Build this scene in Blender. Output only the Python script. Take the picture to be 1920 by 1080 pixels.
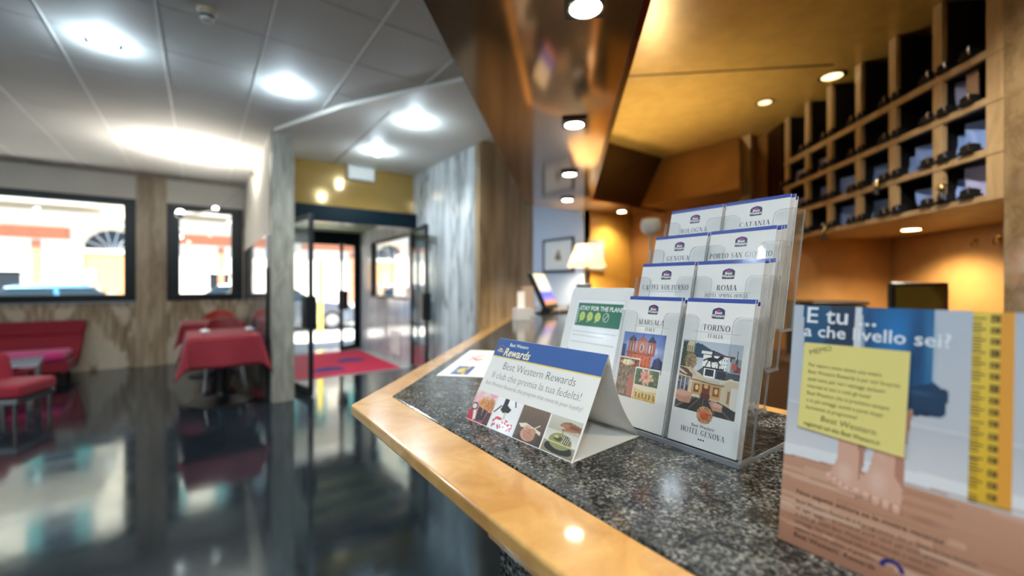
import bpy, bmesh, math, random
import numpy as np
from mathutils import Vector, Matrix, Euler

for o in list(bpy.data.objects):
    bpy.data.objects.remove(o, do_unlink=True)
SC = bpy.context.scene
COL = SC.collection
random.seed(7)
rad = math.radians
PI = math.pi

# ------------------------------------------------------------------ camera
TH = rad(36.1)            # camera heading, clockwise from the lobby's long axis (+Y)
EYE = 1.32
FOC = 800.0               # focal length in pixels of the 1920x1080 frame
HOR = 532.0               # horizon row
cam_d = bpy.data.cameras.new('camera')
cam = bpy.data.objects.new('camera', cam_d)
COL.objects.link(cam)
cam.location = (0, 0, EYE)
cam.rotation_euler = (rad(90), 0, -TH)
cam_d.sensor_width = 36.0
cam_d.lens = 15.0
cam_d.shift_y = -(540 - HOR) / 1920
cam_d.clip_start = 0.02
cam_d.dof.use_dof = True
cam_d.dof.focus_distance = 0.60
cam_d.dof.aperture_fstop = 2.0
SC.camera = cam

# ------------------------------------------------------------------ exposure, sky, sun
SC.view_settings.view_transform = 'Standard'
SC.view_settings.look = 'None'
SC.view_settings.gamma = 1.0
SC.view_settings.use_curve_mapping = False
SC.view_settings.exposure = 1.0
SC.cycles.caustics_reflective = False
SC.cycles.caustics_refractive = False
SC.cycles.sample_clamp_indirect = 8.0
SC.cycles.max_bounces = 10
SC.cycles.transparent_max_bounces = 24

world = bpy.data.worlds.new('sky')
SC.world = world
world.use_nodes = True
wn = world.node_tree.nodes
wl = world.node_tree.links
wn.clear()
w_out = wn.new('ShaderNodeOutputWorld')
w_bg = wn.new('ShaderNodeBackground')
w_sky = wn.new('ShaderNodeTexSky')
w_sky.sky_type = 'HOSEK_WILKIE'
w_sky.sun_direction = Vector((-0.30, -0.38, 0.87)).normalized()
w_sky.turbidity = 3.5
w_sky.ground_albedo = 0.4
w_bg.inputs['Strength'].default_value = 5.0
wl.new(w_sky.outputs['Color'], w_bg.inputs['Color'])
wl.new(w_bg.outputs['Background'], w_out.inputs['Surface'])

sun_d = bpy.data.lights.new('sun', 'SUN')
sun_d.energy = 19.0
sun_d.angle = rad(0.6)
sun_d.color = (1.0, 0.94, 0.85)
sun = bpy.data.objects.new('sun', sun_d)
COL.objects.link(sun)
sun.rotation_euler = Vector((0.30, 0.38, -0.87)).to_track_quat('-Z', 'Y').to_euler()

SOFFIT_SPOT_W = 12.0      # each spot in the bronze soffit
LOBBY_LAMP_W = 52.0       # each lobby ceiling lamp (downwards)
GLOW_W = 5.0              # their glass bowls, lighting the tile around them

# ------------------------------------------------------------------ geometry of the place
cT, sT = math.cos(TH), math.sin(TH)
def c2w(x, y):
    return (cT * x + sT * y, -sT * x + cT * y)
def rdir(px):
    return c2w((px - 960) / FOC, 1.0)
def at_a(px, a):                      # column px meets the plane Y = a
    d = rdir(px); t = a / d[1]
    return (d[0] * t, a, t)
def at_b(px, b):                      # column px meets the plane X = b
    d = rdir(px); t = b / d[0]
    return (b, d[1] * t, t)
PH = rad(43.4)
CD = (math.sin(PH), math.cos(PH))     # along the reception
DD = (math.cos(PH), -math.sin(PH))    # across it, away from the lobby
def P(u, v):
    return (u * DD[0] + v * CD[0], u * DD[1] + v * CD[1])
def at_u(px, u):
    d = rdir(px); t = u / (d[0] * DD[0] + d[1] * DD[1])
    return (d[0] * t, d[1] * t, t)
def v_of(p):
    return p[0] * CD[0] + p[1] * CD[1]
def u_of(p):
    return p[0] * DD[0] + p[1] * DD[1]
def zof(py, t):
    return EYE - (py - HOR) * t / FOC
def pix(px, py, z):                   # the point of height z under pixel (px, py)
    t = (EYE - z) * FOC / (py - HOR)
    d = rdir(px)
    return (d[0] * t, d[1] * t, z)
def pixd(px, py, t):
    d = rdir(px)
    return (d[0] * t, d[1] * t, zof(py, t))

HC = 3.03                 # lobby ceiling
ZC = 1.09                 # counter top
ZS = 2.14                 # soffit over the counter
ZG = 2.73                 # ceiling inside the reception
A_WIN = 9.0
A_GOLD = 6.27
B_MARB = 2.67
A_TRAV = 4.32

# ------------------------------------------------------------------ materials
def lin(c):
    c = np.asarray(c, dtype=float) / 255.0
    return np.where(c <= 0.04045, c / 12.92, ((c + 0.055) / 1.055) ** 2.4)
def L(r, g, b):
    v = lin((r, g, b)); return (float(v[0]), float(v[1]), float(v[2]), 1.0)

MATS = {}
def newmat(name):
    m = bpy.data.materials.new(name); m.use_nodes = True
    MATS[name] = m
    nt = m.node_tree
    return m, nt, nt.nodes['Principled BSDF']
def setb(b, **k):
    for key, val in k.items():
        b.inputs[key.replace('_', ' ')].default_value = val
def plain(name, col, rough=0.5, metal=0.0, coat=0.0, bump=0.0, bscale=60, var=0.0, sheen=0.0):
    m, nt, b = newmat(name)
    setb(b, Base_Color=col, Roughness=rough, Metallic=metal)
    if coat: b.inputs['Coat Weight'].default_value = coat; b.inputs['Coat Roughness'].default_value = 0.06
    if sheen: b.inputs['Sheen Weight'].default_value = sheen
    if bump or var:
        tc = nt.nodes.new('ShaderNodeTexCoord'); n = nt.nodes.new('ShaderNodeTexNoise')
        n.inputs['Scale'].default_value = bscale; n.inputs['Detail'].default_value = 4
        nt.links.new(tc.outputs['Object'], n.inputs['Vector'])
        if bump:
            bp = nt.nodes.new('ShaderNodeBump'); bp.inputs['Strength'].default_value = bump; bp.inputs['Distance'].default_value = 0.01
            nt.links.new(n.outputs['Fac'], bp.inputs['Height']); nt.links.new(bp.outputs['Normal'], b.inputs['Normal'])
        if var:
            r = nt.nodes.new('ShaderNodeValToRGB')
            r.color_ramp.elements[0].position = 0.3; r.color_ramp.elements[1].position = 0.7
            r.color_ramp.elements[0].color = tuple(x * (1 - var) for x in col[:3]) + (1,)
            r.color_ramp.elements[1].color = tuple(min(1, x * (1 + var)) for x in col[:3]) + (1,)
            nt.links.new(n.outputs['Fac'], r.inputs['Fac']); nt.links.new(r.outputs['Color'], b.inputs['Base Color'])
    return m
def emis(name, col, strength):
    m, nt, b = newmat(name)
    setb(b, Base_Color=(0.0, 0.0, 0.0, 1), Roughness=0.4)
    b.inputs['Emission Color'].default_value = col
    b.inputs['Emission Strength'].default_value = strength
    return m
def ramp(nt, stops):
    r = nt.nodes.new('ShaderNodeValToRGB')
    e = r.color_ramp.elements
    while len(e) < len(stops): e.new(0.5)
    for i, (p, c) in enumerate(stops):
        e[i].position = p; e[i].color = c
    return r
def mapped(nt, scale, rot=(0, 0, 0)):
    tc = nt.nodes.new('ShaderNodeTexCoord'); mp = nt.nodes.new('ShaderNodeMapping')
    mp.inputs['Scale'].default_value = scale; mp.inputs['Rotation'].default_value = rot
    nt.links.new(tc.outputs['Object'], mp.inputs['Vector'])
    return mp
def noise(nt, vec, scale, detail=5, rough=0.55, dist=0.0):
    n = nt.nodes.new('ShaderNodeTexNoise')
    n.inputs['Scale'].default_value = scale; n.inputs['Detail'].default_value = detail
    n.inputs['Roughness'].default_value = rough; n.inputs['Distortion'].default_value = dist
    nt.links.new(vec, n.inputs['Vector'])
    return n
def mixc(nt, fac, a, b, mode='MIX'):
    x = nt.nodes.new('ShaderNodeMix'); x.data_type = 'RGBA'; x.blend_type = mode
    if isinstance(fac, float): x.inputs['Factor'].default_value = fac
    else: nt.links.new(fac, x.inputs['Factor'])
    for s, v in (('A', a), ('B', b)):
        i = [q for q in x.inputs if q.name == s and q.type == 'RGBA'][0]
        if isinstance(v, tuple): i.default_value = v
        else: nt.links.new(v, i)
    return [q for q in x.outputs if q.type == 'RGBA'][0]

def marble_streak(name, stops, vein, veinamt, sx, sz, rough=0.12, rot=0.0):
    m, nt, b = newmat(name)
    mp = mapped(nt, (sx, sx, sz), (0, rot, 0))
    n1 = noise(nt, mp.outputs['Vector'], 1.0, 6, 0.6, 0.6)
    r1 = ramp(nt, stops); nt.links.new(n1.outputs['Fac'], r1.inputs['Fac'])
    mp2 = mapped(nt, (sx * 0.45, sx * 0.45, sz * 0.5), (0.1, 0.12 + rot, 0))
    n2 = noise(nt, mp2.outputs['Vector'], 1.0, 7, 0.62, 1.4)
    r2 = ramp(nt, [(0.46, (0, 0, 0, 1)), (0.5, (1, 1, 1, 1)), (0.54, (0, 0, 0, 1))])
    nt.links.new(n2.outputs['Fac'], r2.inputs['Fac'])
    mm = nt.nodes.new('ShaderNodeMath'); mm.operation = 'MULTIPLY'; mm.inputs[1].default_value = veinamt
    nt.links.new(r2.outputs['Color'], mm.inputs[0])
    c = mixc(nt, mm.outputs[0], r1.outputs['Color'], vein)
    nt.links.new(c, b.inputs['Base Color'])
    setb(b, Roughness=rough)
    return m

def bookmatched(name, base, light, dark, width, rough=0.22):
    """veined travertine whose slabs are mirrored about their joints"""
    m, nt, b = newmat(name)
    tc = nt.nodes.new('ShaderNodeTexCoord'); sp = nt.nodes.new('ShaderNodeSeparateXYZ')
    nt.links.new(tc.outputs['Object'], sp.inputs[0])
    pp = nt.nodes.new('ShaderNodeMath'); pp.operation = 'PINGPONG'; pp.inputs[1].default_value = width
    ad = nt.nodes.new('ShaderNodeMath'); ad.operation = 'ADD'; ad.inputs[1].default_value = 20 * width + 0.2
    nt.links.new(sp.outputs['X'], ad.inputs[0]); nt.links.new(ad.outputs[0], pp.inputs[0])
    cb = nt.nodes.new('ShaderNodeCombineXYZ')
    nt.links.new(pp.outputs[0], cb.inputs['X']); nt.links.new(sp.outputs['Y'], cb.inputs['Y']); nt.links.new(sp.outputs['Z'], cb.inputs['Z'])
    mp = nt.nodes.new('ShaderNodeMapping'); mp.inputs['Scale'].default_value = (9, 1, 1.1); mp.inputs['Rotation'].default_value = (0, 0.25, 0)
    nt.links.new(cb.outputs[0], mp.inputs['Vector'])
    n1 = noise(nt, mp.outputs['Vector'], 1.3, 7, 0.62, 0.5)
    r1 = ramp(nt, [(0.3, dark), (0.5, base), (0.72, light)])
    nt.links.new(n1.outputs['Fac'], r1.inputs['Fac'])
    mp2 = nt.nodes.new('ShaderNodeMapping'); mp2.inputs['Scale'].default_value = (3.6, 1, 1.5); mp2.inputs['Rotation'].default_value = (0, -0.35, 0)
    mp2.inputs['Location'].default_value = (3.3, 0.4, 0.65)
    nt.links.new(cb.outputs[0], mp2.inputs['Vector'])
    n2 = noise(nt, mp2.outputs['Vector'], 1.0, 3, 0.5, 0.3)
    r2 = ramp(nt, [(0.49, (0, 0, 0, 1)), (0.55, (0.85, 0.85, 0.85, 1))])
    nt.links.new(n2.outputs['Fac'], r2.inputs['Fac'])
    c = mixc(nt, r2.outputs['Color'], r1.outputs['Color'], light)
    nt.links.new(c, b.inputs['Base Color']); setb(b, Roughness=rough)
    return m

def granite(name, rough=0.12):
    m, nt, b = newmat(name)
    mp = mapped(nt, (1, 1, 1))
    n1 = noise(nt, mp.outputs['Vector'], 230, 6, 0.75)
    r1 = ramp(nt, [(0.40, L(14, 15, 16)), (0.48, L(62, 63, 62)), (0.56, L(120, 119, 113)), (0.66, L(190, 186, 176))])
    nt.links.new(n1.outputs['Fac'], r1.inputs['Fac'])
    n2 = noise(nt, mp.outputs['Vector'], 38, 4, 0.6)
    r2 = ramp(nt, [(0.38, L(84, 83, 82)), (0.62, L(255, 255, 255))])
    nt.links.new(n2.outputs['Fac'], r2.inputs['Fac'])
    c = mixc(nt, 0.75, r1.outputs['Color'], r2.outputs['Color'], 'MULTIPLY')
    nt.links.new(c, b.inputs['Base Color'])
    setb(b, Roughness=rough)
    return m

def wood(name, c0, c1, rough=0.3, coat=0.0, scale=(3, 26, 26), fine=1.0):
    m, nt, b = newmat(name)
    mp = mapped(nt, scale)
    n1 = noise(nt, mp.outputs['Vector'], fine, 6, 0.6, 0.8)
    r1 = ramp(nt, [(0.32, c0), (0.68, c1)])
    nt.links.new(n1.outputs['Fac'], r1.inputs['Fac'])
    nt.links.new(r1.outputs['Color'], b.inputs['Base Color'])
    setb(b, Roughness=rough)
    if coat: b.inputs['Coat Weight'].default_value = coat; b.inputs['Coat Roughness'].default_value = 0.06
    return m

def clear(name, tint=(0.97, 0.98, 0.98, 1), ior=1.49, gloss_rough=0.02, boost=1.0):
    """thin clear sheet: transparent, with a Fresnel reflection on top"""
    m = bpy.data.materials.new(name); m.use_nodes = True; MATS[name] = m
    nt = m.node_tree; nt.nodes.clear()
    o = nt.nodes.new('ShaderNodeOutputMaterial'); t = nt.nodes.new('ShaderNodeBsdfTransparent'); g = nt.nodes.new('ShaderNodeBsdfGlossy')
    f = nt.nodes.new('ShaderNodeLayerWeight'); mx = nt.nodes.new('ShaderNodeMixShader')
    t.inputs['Color'].default_value = tint; g.inputs['Roughness'].default_value = gloss_rough
    pw_ = nt.nodes.new('ShaderNodeMath'); pw_.operation = 'POWER'; pw_.inputs[1].default_value = 5.0
    r0 = ((ior - 1) / (ior + 1)) ** 2
    mu = nt.nodes.new('ShaderNodeMath'); mu.operation = 'MULTIPLY_ADD'; mu.inputs[1].default_value = (1 - r0) * boost; mu.inputs[2].default_value = r0 * boost; mu.use_clamp = True
    nt.links.new(f.outputs['Facing'], pw_.inputs[0]); nt.links.new(pw_.outputs[0], mu.inputs[0]); nt.links.new(mu.outputs[0], mx.inputs['Fac'])
    nt.links.new(t.outputs[0], mx.inputs[1]); nt.links.new(g.outputs[0], mx.inputs[2])
    nt.links.new(mx.outputs[0], o.inputs['Surface'])
    return m

def milky(name, col, alpha):
    m = bpy.data.materials.new(name); m.use_nodes = True; MATS[name] = m
    nt = m.node_tree; b = nt.nodes['Principled BSDF']
    setb(b, Base_Color=col, Roughness=0.15); b.inputs['Alpha'].default_value = alpha
    return m

def print_mat(name, rough, coat=0.0):
    m, nt, b = newmat(name)
    a = nt.nodes.new('ShaderNodeVertexColor'); a.layer_name = 'Col'
    nt.links.new(a.outputs['Color'], b.inputs['Base Color'])
    setb(b, Roughness=rough)
    if coat: b.inputs['Coat Weight'].default_value = coat; b.inputs['Coat Roughness'].default_value = 0.1
    return m

def floor_mat():
    m, nt, b = newmat('polished dark floor')
    mp = mapped(nt, (1, 1, 1))
    n1 = noise(nt, mp.outputs['Vector'], 1.3, 8, 0.62, 0.7)
    r1 = ramp(nt, [(0.3, L(20, 25, 29)), (0.55, L(28, 34, 38)), (0.75, L(38, 44, 46))])
    nt.links.new(n1.outputs['Fac'], r1.inputs['Fac'])
    nt.links.new(r1.outputs['Color'], b.inputs['Base Color'])
    n2 = noise(nt, mp.outputs['Vector'], 5, 5, 0.6)
    r2 = ramp(nt, [(0.3, (0.06, 0.06, 0.06, 1)), (0.7, (0.13, 0.13, 0.13, 1))])
    nt.links.new(n2.outputs['Fac'], r2.inputs['Fac']); nt.links.new(r2.outputs['Color'], b.inputs['Roughness'])
    b.inputs['IOR'].default_value = 1.8
    b.inputs['Specular Tint'].default_value = (0.56, 0.84, 1.0, 1)  # cool daylight tint put into the floor's reflections
    return m

floor_mat()
granite('dark granite')
granite('front granite', 0.2)
wood('maple border', L(196, 140, 72), L(226, 176, 104), 0.24, 0.7, (9, 9, 9), 1.6)
wood('oak rack', L(176, 146, 104), L(212, 184, 138), 0.45, 0.0, (14, 14, 3))
wood('dark brown desk', L(60, 42, 28), L(86, 60, 40), 0.4)
marble_streak('grey marble', [(0.22, L(138, 142, 144)), (0.42, L(184, 188, 188)), (0.6, L(212, 215, 214)), (0.8, L(232, 233, 230))], L(84, 86, 88), 0.8, 7.0, 0.55, 0.1)
marble_streak('entrance marble', [(0.25, L(176, 180, 182)), (0.5, L(214, 218, 220)), (0.75, L(238, 240, 240))], L(150, 154, 158), 0.5, 6.0, 0.5, 0.1)  # paler copy of the grey marble, the entrance's brightness put into its colour
marble_streak('warm travertine', [(0.25, L(104, 84, 58)), (0.45, L(148, 124, 92)), (0.62, L(176, 152, 118)), (0.8, L(196, 178, 148))], L(84, 62, 40), 0.5, 9.0, 0.45, 0.16)
marble_streak('pillar stone', [(0.25, L(112, 108, 96)), (0.5, L(150, 146, 132)), (0.75, L(176, 172, 158))], L(96, 90, 78), 0.4, 12.0, 2.2, 0.35, 0.3)
marble_streak('column stone', [(0.25, L(136, 116, 92)), (0.5, L(178, 158, 130)), (0.75, L(214, 198, 170))], L(120, 98, 74), 0.4, 8.0, 1.2, 0.3)
marble_streak('pier stone', [(0.25, L(124, 102, 72)), (0.5, L(158, 134, 98)), (0.75, L(182, 160, 124))], L(104, 84, 58), 0.4, 9.0, 6.0, 0.06)
bookmatched('bookmatched travertine', L(172, 152, 126), L(222, 208, 184), L(128, 106, 80), 0.56)
plain('ceiling white', L(196, 196, 192), 0.7, bump=0.02, bscale=300)
plain('ceiling rail', L(228, 228, 224), 0.4)
plain('wall white', L(226, 222, 212), 0.6, var=0.02, bscale=4)
plain('gloss panel', L(150, 152, 156), 0.06, coat=0.6)
plain('pale blue wall', L(186, 200, 222), 0.6, var=0.02, bscale=3)  # the blue is cool daylight put into the wall colour
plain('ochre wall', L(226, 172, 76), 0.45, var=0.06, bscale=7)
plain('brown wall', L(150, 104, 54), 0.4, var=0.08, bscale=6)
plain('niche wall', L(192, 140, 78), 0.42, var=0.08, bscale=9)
plain('gold laminate', L(176, 142, 78), 0.12, 0.25, var=0.06, bscale=5)
plain('bronze mirror', (0.36, 0.22, 0.115, 1), 0.11, 0.75, var=0.05, bscale=2)
plain('gold ceiling', L(190, 150, 76), 0.32, 0.25, var=0.1, bscale=10)
plain('dark bronze', L(70, 48, 24), 0.25, 0.5, var=0.1, bscale=6)
plain('edge lacquer', L(86, 20, 14), 0.15)  # dark red for the reflections along the polished soffit edge
plain('black frame', L(18, 24, 30), 0.35)
plain('petrol frame', L(5, 24, 32), 0.4)
MATS['petrol frame'].node_tree.nodes['Principled BSDF'].inputs['Specular IOR Level'].default_value = 0.15
plain('black plastic', L(16, 17, 19), 0.4)
plain('matt black', L(10, 10, 12), 0.85)
plain('dark grey plastic', L(46, 48, 52), 0.4)
plain('chrome', (0.75, 0.77, 0.8, 1), 0.12, 1.0)
plain('steel', (0.5, 0.52, 0.54, 1), 0.3, 1.0)
plain('brass', (0.75, 0.6, 0.3, 1), 0.2, 1.0)
plain('red cloth', L(126, 12, 28), 0.8, bump=0.15, bscale=400, sheen=0.12)
plain('red upholstery', L(138, 12, 34), 0.75, bump=0.12, bscale=260, sheen=0.12)
plain('pink upholstery', L(214, 40, 120), 0.75, bump=0.12, bscale=260, sheen=0.3)
plain('orange shell', L(190, 52, 32), 0.45)
plain('maroon shell', L(120, 26, 26), 0.45)
plain('carpet red', L(228, 48, 82), 0.95, bump=0.3, bscale=500)
plain('carpet blue', L(66, 62, 130), 0.95, bump=0.3, bscale=500)
plain('pale stone floor', L(206, 206, 204), 0.16, var=0.05, bscale=2)
plain('white paper', L(236, 235, 232), 0.6)
plain('white card', L(238, 236, 230), 0.55)
plain('white plastic', L(232, 232, 230), 0.35)
plain('cream plastic', L(206, 190, 160), 0.4)
plain('beige holder', L(178, 150, 126), 0.4)
plain('blue sheet', L(140, 178, 250), 0.5, var=0.06, bscale=20)  # blue of the entrance daylight put into the paper colour
plain('mauve sheet', L(180, 188, 238), 0.5, var=0.06, bscale=20)  # same daylight tint in the paper, paler
plain('black backing', L(9, 9, 11), 0.55)
plain('glass black', L(10, 12, 14), 0.05)
plain('olive screen', L(88, 76, 26), 0.12, var=0.1, bscale=3)
plain('plaster cream', L(220, 206, 184), 0.85, var=0.03, bscale=2)
plain('plaster white', L(228, 222, 212), 0.85, var=0.03, bscale=2)
plain('terracotta', L(190, 118, 88), 0.85, var=0.06, bscale=3)
plain('peach door', L(196, 140, 90), 0.7)
plain('green shutter', L(60, 132, 126), 0.6)
plain('asphalt', L(120, 120, 122), 0.9, var=0.12, bscale=8)
plain('pavement', L(206, 202, 196), 0.85, var=0.06, bscale=5)
plain('car grey', L(92, 98, 110), 0.2, 0.4, coat=1.0)
plain('car white', L(232, 234, 236), 0.2, coat=1.0)
plain('car blue', L(60, 110, 150), 0.2, 0.3, coat=1.0)
plain('car purple', L(110, 92, 130), 0.2, 0.3, coat=1.0)
plain('car glass', L(24, 36, 44), 0.05)
plain('rubber', L(22, 22, 24), 0.8)
plain('yellow pole', L(230, 196, 70), 0.5)
plain('slat green', L(186, 208, 140), 0.5)
plain('slat blue', L(24, 56, 84), 0.5)
plain('keyboard tan', L(132, 116, 100), 0.5)
plain('picture paper', L(214, 222, 230), 0.6)
plain('ink grey', L(110, 104, 96), 0.7)
plain('glass table', L(150, 170, 180), 0.05)
plain('pale globe', L(214, 224, 226), 0.15)
emis('lobby lamp glow', (0.82, 0.92, 1.0, 1), 30.0)
emis('soffit lamp glow', (1.0, 0.92, 0.78, 1), 22.0)
emis('dim lamp glow', (1.0, 0.8, 0.45, 1), 1.6)
emis('niche lamp glow', (1.0, 0.9, 0.7, 1), 18.0)
emis('wall lamp glow', (1.0, 0.97, 0.9, 1), 14.0)
clear('clear acrylic', (0.985, 0.99, 0.99, 1), 1.45, 0.03)
clear('door glass', (0.93, 0.97, 0.97, 1), 1.5, 0.01, 1.2)
clear('window glass', (0.95, 0.98, 0.98, 1), 1.5, 0.01)
milky('acrylic edge', L(172, 178, 184), 0.5)
milky('milky acrylic', L(232, 233, 234), 0.72)
print_mat('printed matter', 0.45, 0.15)

# lamp shade: cloth lit from inside
def shade_mat():
    m = bpy.data.materials.new('lit lamp shade'); m.use_nodes = True; MATS['lit lamp shade'] = m
    nt = m.node_tree; nt.nodes.clear()
    o = nt.nodes.new('ShaderNodeOutputMaterial'); d = nt.nodes.new('ShaderNodeBsdfDiffuse'); t = nt.nodes.new('ShaderNodeBsdfTranslucent')
    mx = nt.nodes.new('ShaderNodeMixShader'); mx.inputs['Fac'].default_value = 0.55
    d.inputs['Color'].default_value = L(246, 232, 200); t.inputs['Color'].default_value = L(255, 232, 186)
    nt.links.new(d.outputs[0], mx.inputs[1]); nt.links.new(t.outputs[0], mx.inputs[2]); em = nt.nodes.new('ShaderNodeEmission'); em.inputs['Color'].default_value = (1.0, 0.86, 0.62, 1); em.inputs['Strength'].default_value = 0.3
    ad = nt.nodes.new('ShaderNodeAddShader'); nt.links.new(mx.outputs[0], ad.inputs[0]); nt.links.new(em.outputs[0], ad.inputs[1])
    nt.links.new(ad.outputs[0], o.inputs['Surface'])
shade_mat()

# the small screen that is lit: cream above, blue and orange below
def screen_mat():
    m, nt, b = newmat('lit screen')
    tc = nt.nodes.new('ShaderNodeTexCoord'); sp = nt.nodes.new('ShaderNodeSeparateXYZ')
    nt.links.new(tc.outputs['Generated'], sp.inputs[0])
    r = ramp(nt, [(0.0, L(226, 150, 90)), (0.1, L(222, 150, 110)), (0.16, L(150, 130, 214)), (0.36, L(60, 96, 214)), (0.5, L(236, 226, 214)), (1.0, L(250, 238, 190))])
    nt.links.new(sp.outputs['Z'], r.inputs['Fac'])
    setb(b, Base_Color=(0.01, 0.01, 0.01, 1), Roughness=0.1)
    nt.links.new(r.outputs['Color'], b.inputs['Emission Color']); b.inputs['Emission Strength'].default_value = 0.95
screen_mat()

# ------------------------------------------------------------------ mesh helpers
class MB:
    def __init__(s): s.v = []; s.f = []; s.m = []
    def add(s, vs, fs, m=0):
        o = len(s.v); s.v += [tuple(p) for p in vs]
        for f in fs: s.f.append([o + i for i in f]); s.m.append(m)
        return s
    def box(s, x0, y0, z0, x1, y1, z1, m=0):
        return s.add([(x0, y0, z0), (x1, y0, z0), (x1, y1, z0), (x0, y1, z0), (x0, y0, z1), (x1, y0, z1), (x1, y1, z1), (x0, y1, z1)],
                     [(3, 2, 1, 0), (4, 5, 6, 7), (0, 1, 5, 4), (1, 2, 6, 5), (2, 3, 7, 6), (3, 0, 4, 7)], m)
    def prism(s, poly, z0, z1, m=0, mside=None):
        n = len(poly); vs = [(p[0], p[1], z0) for p in poly] + [(p[0], p[1], z1) for p in poly]
        s.add(vs, [list(range(n))[::-1], list(range(n, 2 * n))], m)
        return s.add(vs, [(i, (i + 1) % n, n + (i + 1) % n, n + i) for i in range(n)], m if mside is None else mside)
    def plate(s, O, S, T, poly, th, m=0, mside=None):
        """2-D outline in the frame O + x*S + y*T, th thick along S x T"""
        O, S, T = Vector(O), Vector(S), Vector(T); N = S.cross(T).normalized() * th
        n = len(poly); a = [O + S * p[0] + T * p[1] for p in poly]; b = [q + N for q in a]
        s.add(a + b, [list(range(n))[::-1], list(range(n, 2 * n))], m)
        return s.add(a + b, [(i, (i + 1) % n, n + (i + 1) % n, n + i) for i in range(n)], m if mside is None else mside)
    def hex(s, lo, hi, m=0):
        """eight corners: four below, four above"""
        return s.add(list(lo) + list(hi), [(3, 2, 1, 0), (4, 5, 6, 7), (0, 1, 5, 4), (1, 2, 6, 5), (2, 3, 7, 6), (3, 0, 4, 7)], m)
    def cyl(s, p0, p1, r0, r1=None, n=16, m=0, cap=True):
        r1 = r0 if r1 is None else r1
        p0, p1 = Vector(p0), Vector(p1); d = (p1 - p0).normalized()
        e = d.orthogonal().normalized(); g = d.cross(e)
        vs = []
        for p, r in ((p0, r0), (p1, r1)):
            for i in range(n):
                t = 2 * PI * i / n; vs.append(p + (e * math.cos(t) + g * math.sin(t)) * r)
        fs = [(i, (i + 1) % n, n + (i + 1) % n, n + i) for i in range(n)]
        if cap: fs += [list(range(n))[::-1], list(range(n, 2 * n))]
        return s.add(vs, fs, m)
    def tube(s, pts, r, n=8, m=0):
        pts = [Vector(p) for p in pts]; rings = []
        for i, p in enumerate(pts):
            d = (pts[min(i + 1, len(pts) - 1)] - pts[max(i - 1, 0)]).normalized()
            if i == 0: e = d.orthogonal().normalized()
            else: e = (e - d * e.dot(d)).normalized()
            g = d.cross(e)
            rings.append([p + (e * math.cos(2 * PI * k / n) + g * math.sin(2 * PI * k / n)) * r for k in range(n)])
        vs = [q for rg in rings for q in rg]; fs = []
        for i in range(len(pts) - 1):
            for k in range(n):
                fs.append((i * n + k, i * n + (k + 1) % n, (i + 1) * n + (k + 1) % n, (i + 1) * n + k))
        fs += [list(range(n))[::-1], list(range((len(pts) - 1) * n, len(pts) * n))]
        return s.add(vs, fs, m)
    def lathe(s, prof, c=(0, 0, 0), n=32, m=0):
        vs = []; fs = []
        for r, z in prof:
            for i in range(n):
                t = 2 * PI * i / n; vs.append((c[0] + r * math.cos(t), c[1] + r * math.sin(t), c[2] + z))
        for k in range(len(prof) - 1):
            for i in range(n):
                fs.append((k * n + i, k * n + (i + 1) % n, (k + 1) * n + (i + 1) % n, (k + 1) * n + i))
        return s.add(vs, fs, m)
    def ball(s, c, r, n=16, k=8, m=0, sc=(1, 1, 1)):
        vs = []; fs = []
        for j in range(k + 1):
            a = PI * j / k
            for i in range(n):
                t = 2 * PI * i / n
                vs.append((c[0] + sc[0] * r * math.sin(a) * math.cos(t), c[1] + sc[1] * r * math.sin(a) * math.sin(t), c[2] + sc[2] * r * math.cos(a)))
        for j in range(k):
            for i in range(n):
                fs.append((j * n + i, (j + 1) * n + i, (j + 1) * n + (i + 1) % n, j * n + (i + 1) % n))
        return s.add(vs, fs, m)
    def grid(s, fn, nu, nv, m=0):
        vs = [fn(i / nu, j / nv) for j in range(nv + 1) for i in range(nu + 1)]
        fs = [(j * (nu + 1) + i, j * (nu + 1) + i + 1, (j + 1) * (nu + 1) + i + 1, (j + 1) * (nu + 1) + i) for j in range(nv) for i in range(nu)]
        return s.add(vs, fs, m)
    def mesh(s, name, mats, recalc=True):
        me = bpy.data.meshes.new(name)
        me.from_pydata(s.v, [], s.f)
        for q in mats: me.materials.append(MATS[q])
        me.polygons.foreach_set('material_index', s.m)
        if recalc:
            bm = bmesh.new(); bm.from_mesh(me)
            bmesh.ops.remove_doubles(bm, verts=bm.verts, dist=1e-6)
            bmesh.ops.recalc_face_normals(bm, faces=bm.faces)
            bm.to_mesh(me); bm.free()
        me.update()
        return me

def tag(o, label=None, cat=None, group=None, kind=None):
    if label: o['label'] = label
    if cat: o['category'] = cat
    if group: o['group'] = group
    if kind: o['kind'] = kind
    return o
def obj(name, mb, mats, parent=None, loc=None, smooth=False, bevel=0.0, seg=2, solid=0.0, recalc=True):
    if isinstance(mats, str): mats = [mats]
    me = mb.mesh(name, mats, recalc) if isinstance(mb, MB) else mb
    o = bpy.data.objects.new(name, me); COL.objects.link(o)
    if parent is not None: o.parent = parent
    if loc is not None: o.location = loc
    if smooth:
        me.polygons.foreach_set('use_smooth', [True] * len(me.polygons))
        if smooth == 'auto':
            md = o.modifiers.new('edges', 'EDGE_SPLIT'); md.split_angle = rad(35)
    if solid:
        md = o.modifiers.new('thickness', 'SOLIDIFY'); md.thickness = solid; md.offset = 0
    if bevel:
        md = o.modifiers.new('edges', 'BEVEL'); md.width = bevel; md.segments = seg; md.limit_method = 'ANGLE'; md.angle_limit = rad(40)
    return o
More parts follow.
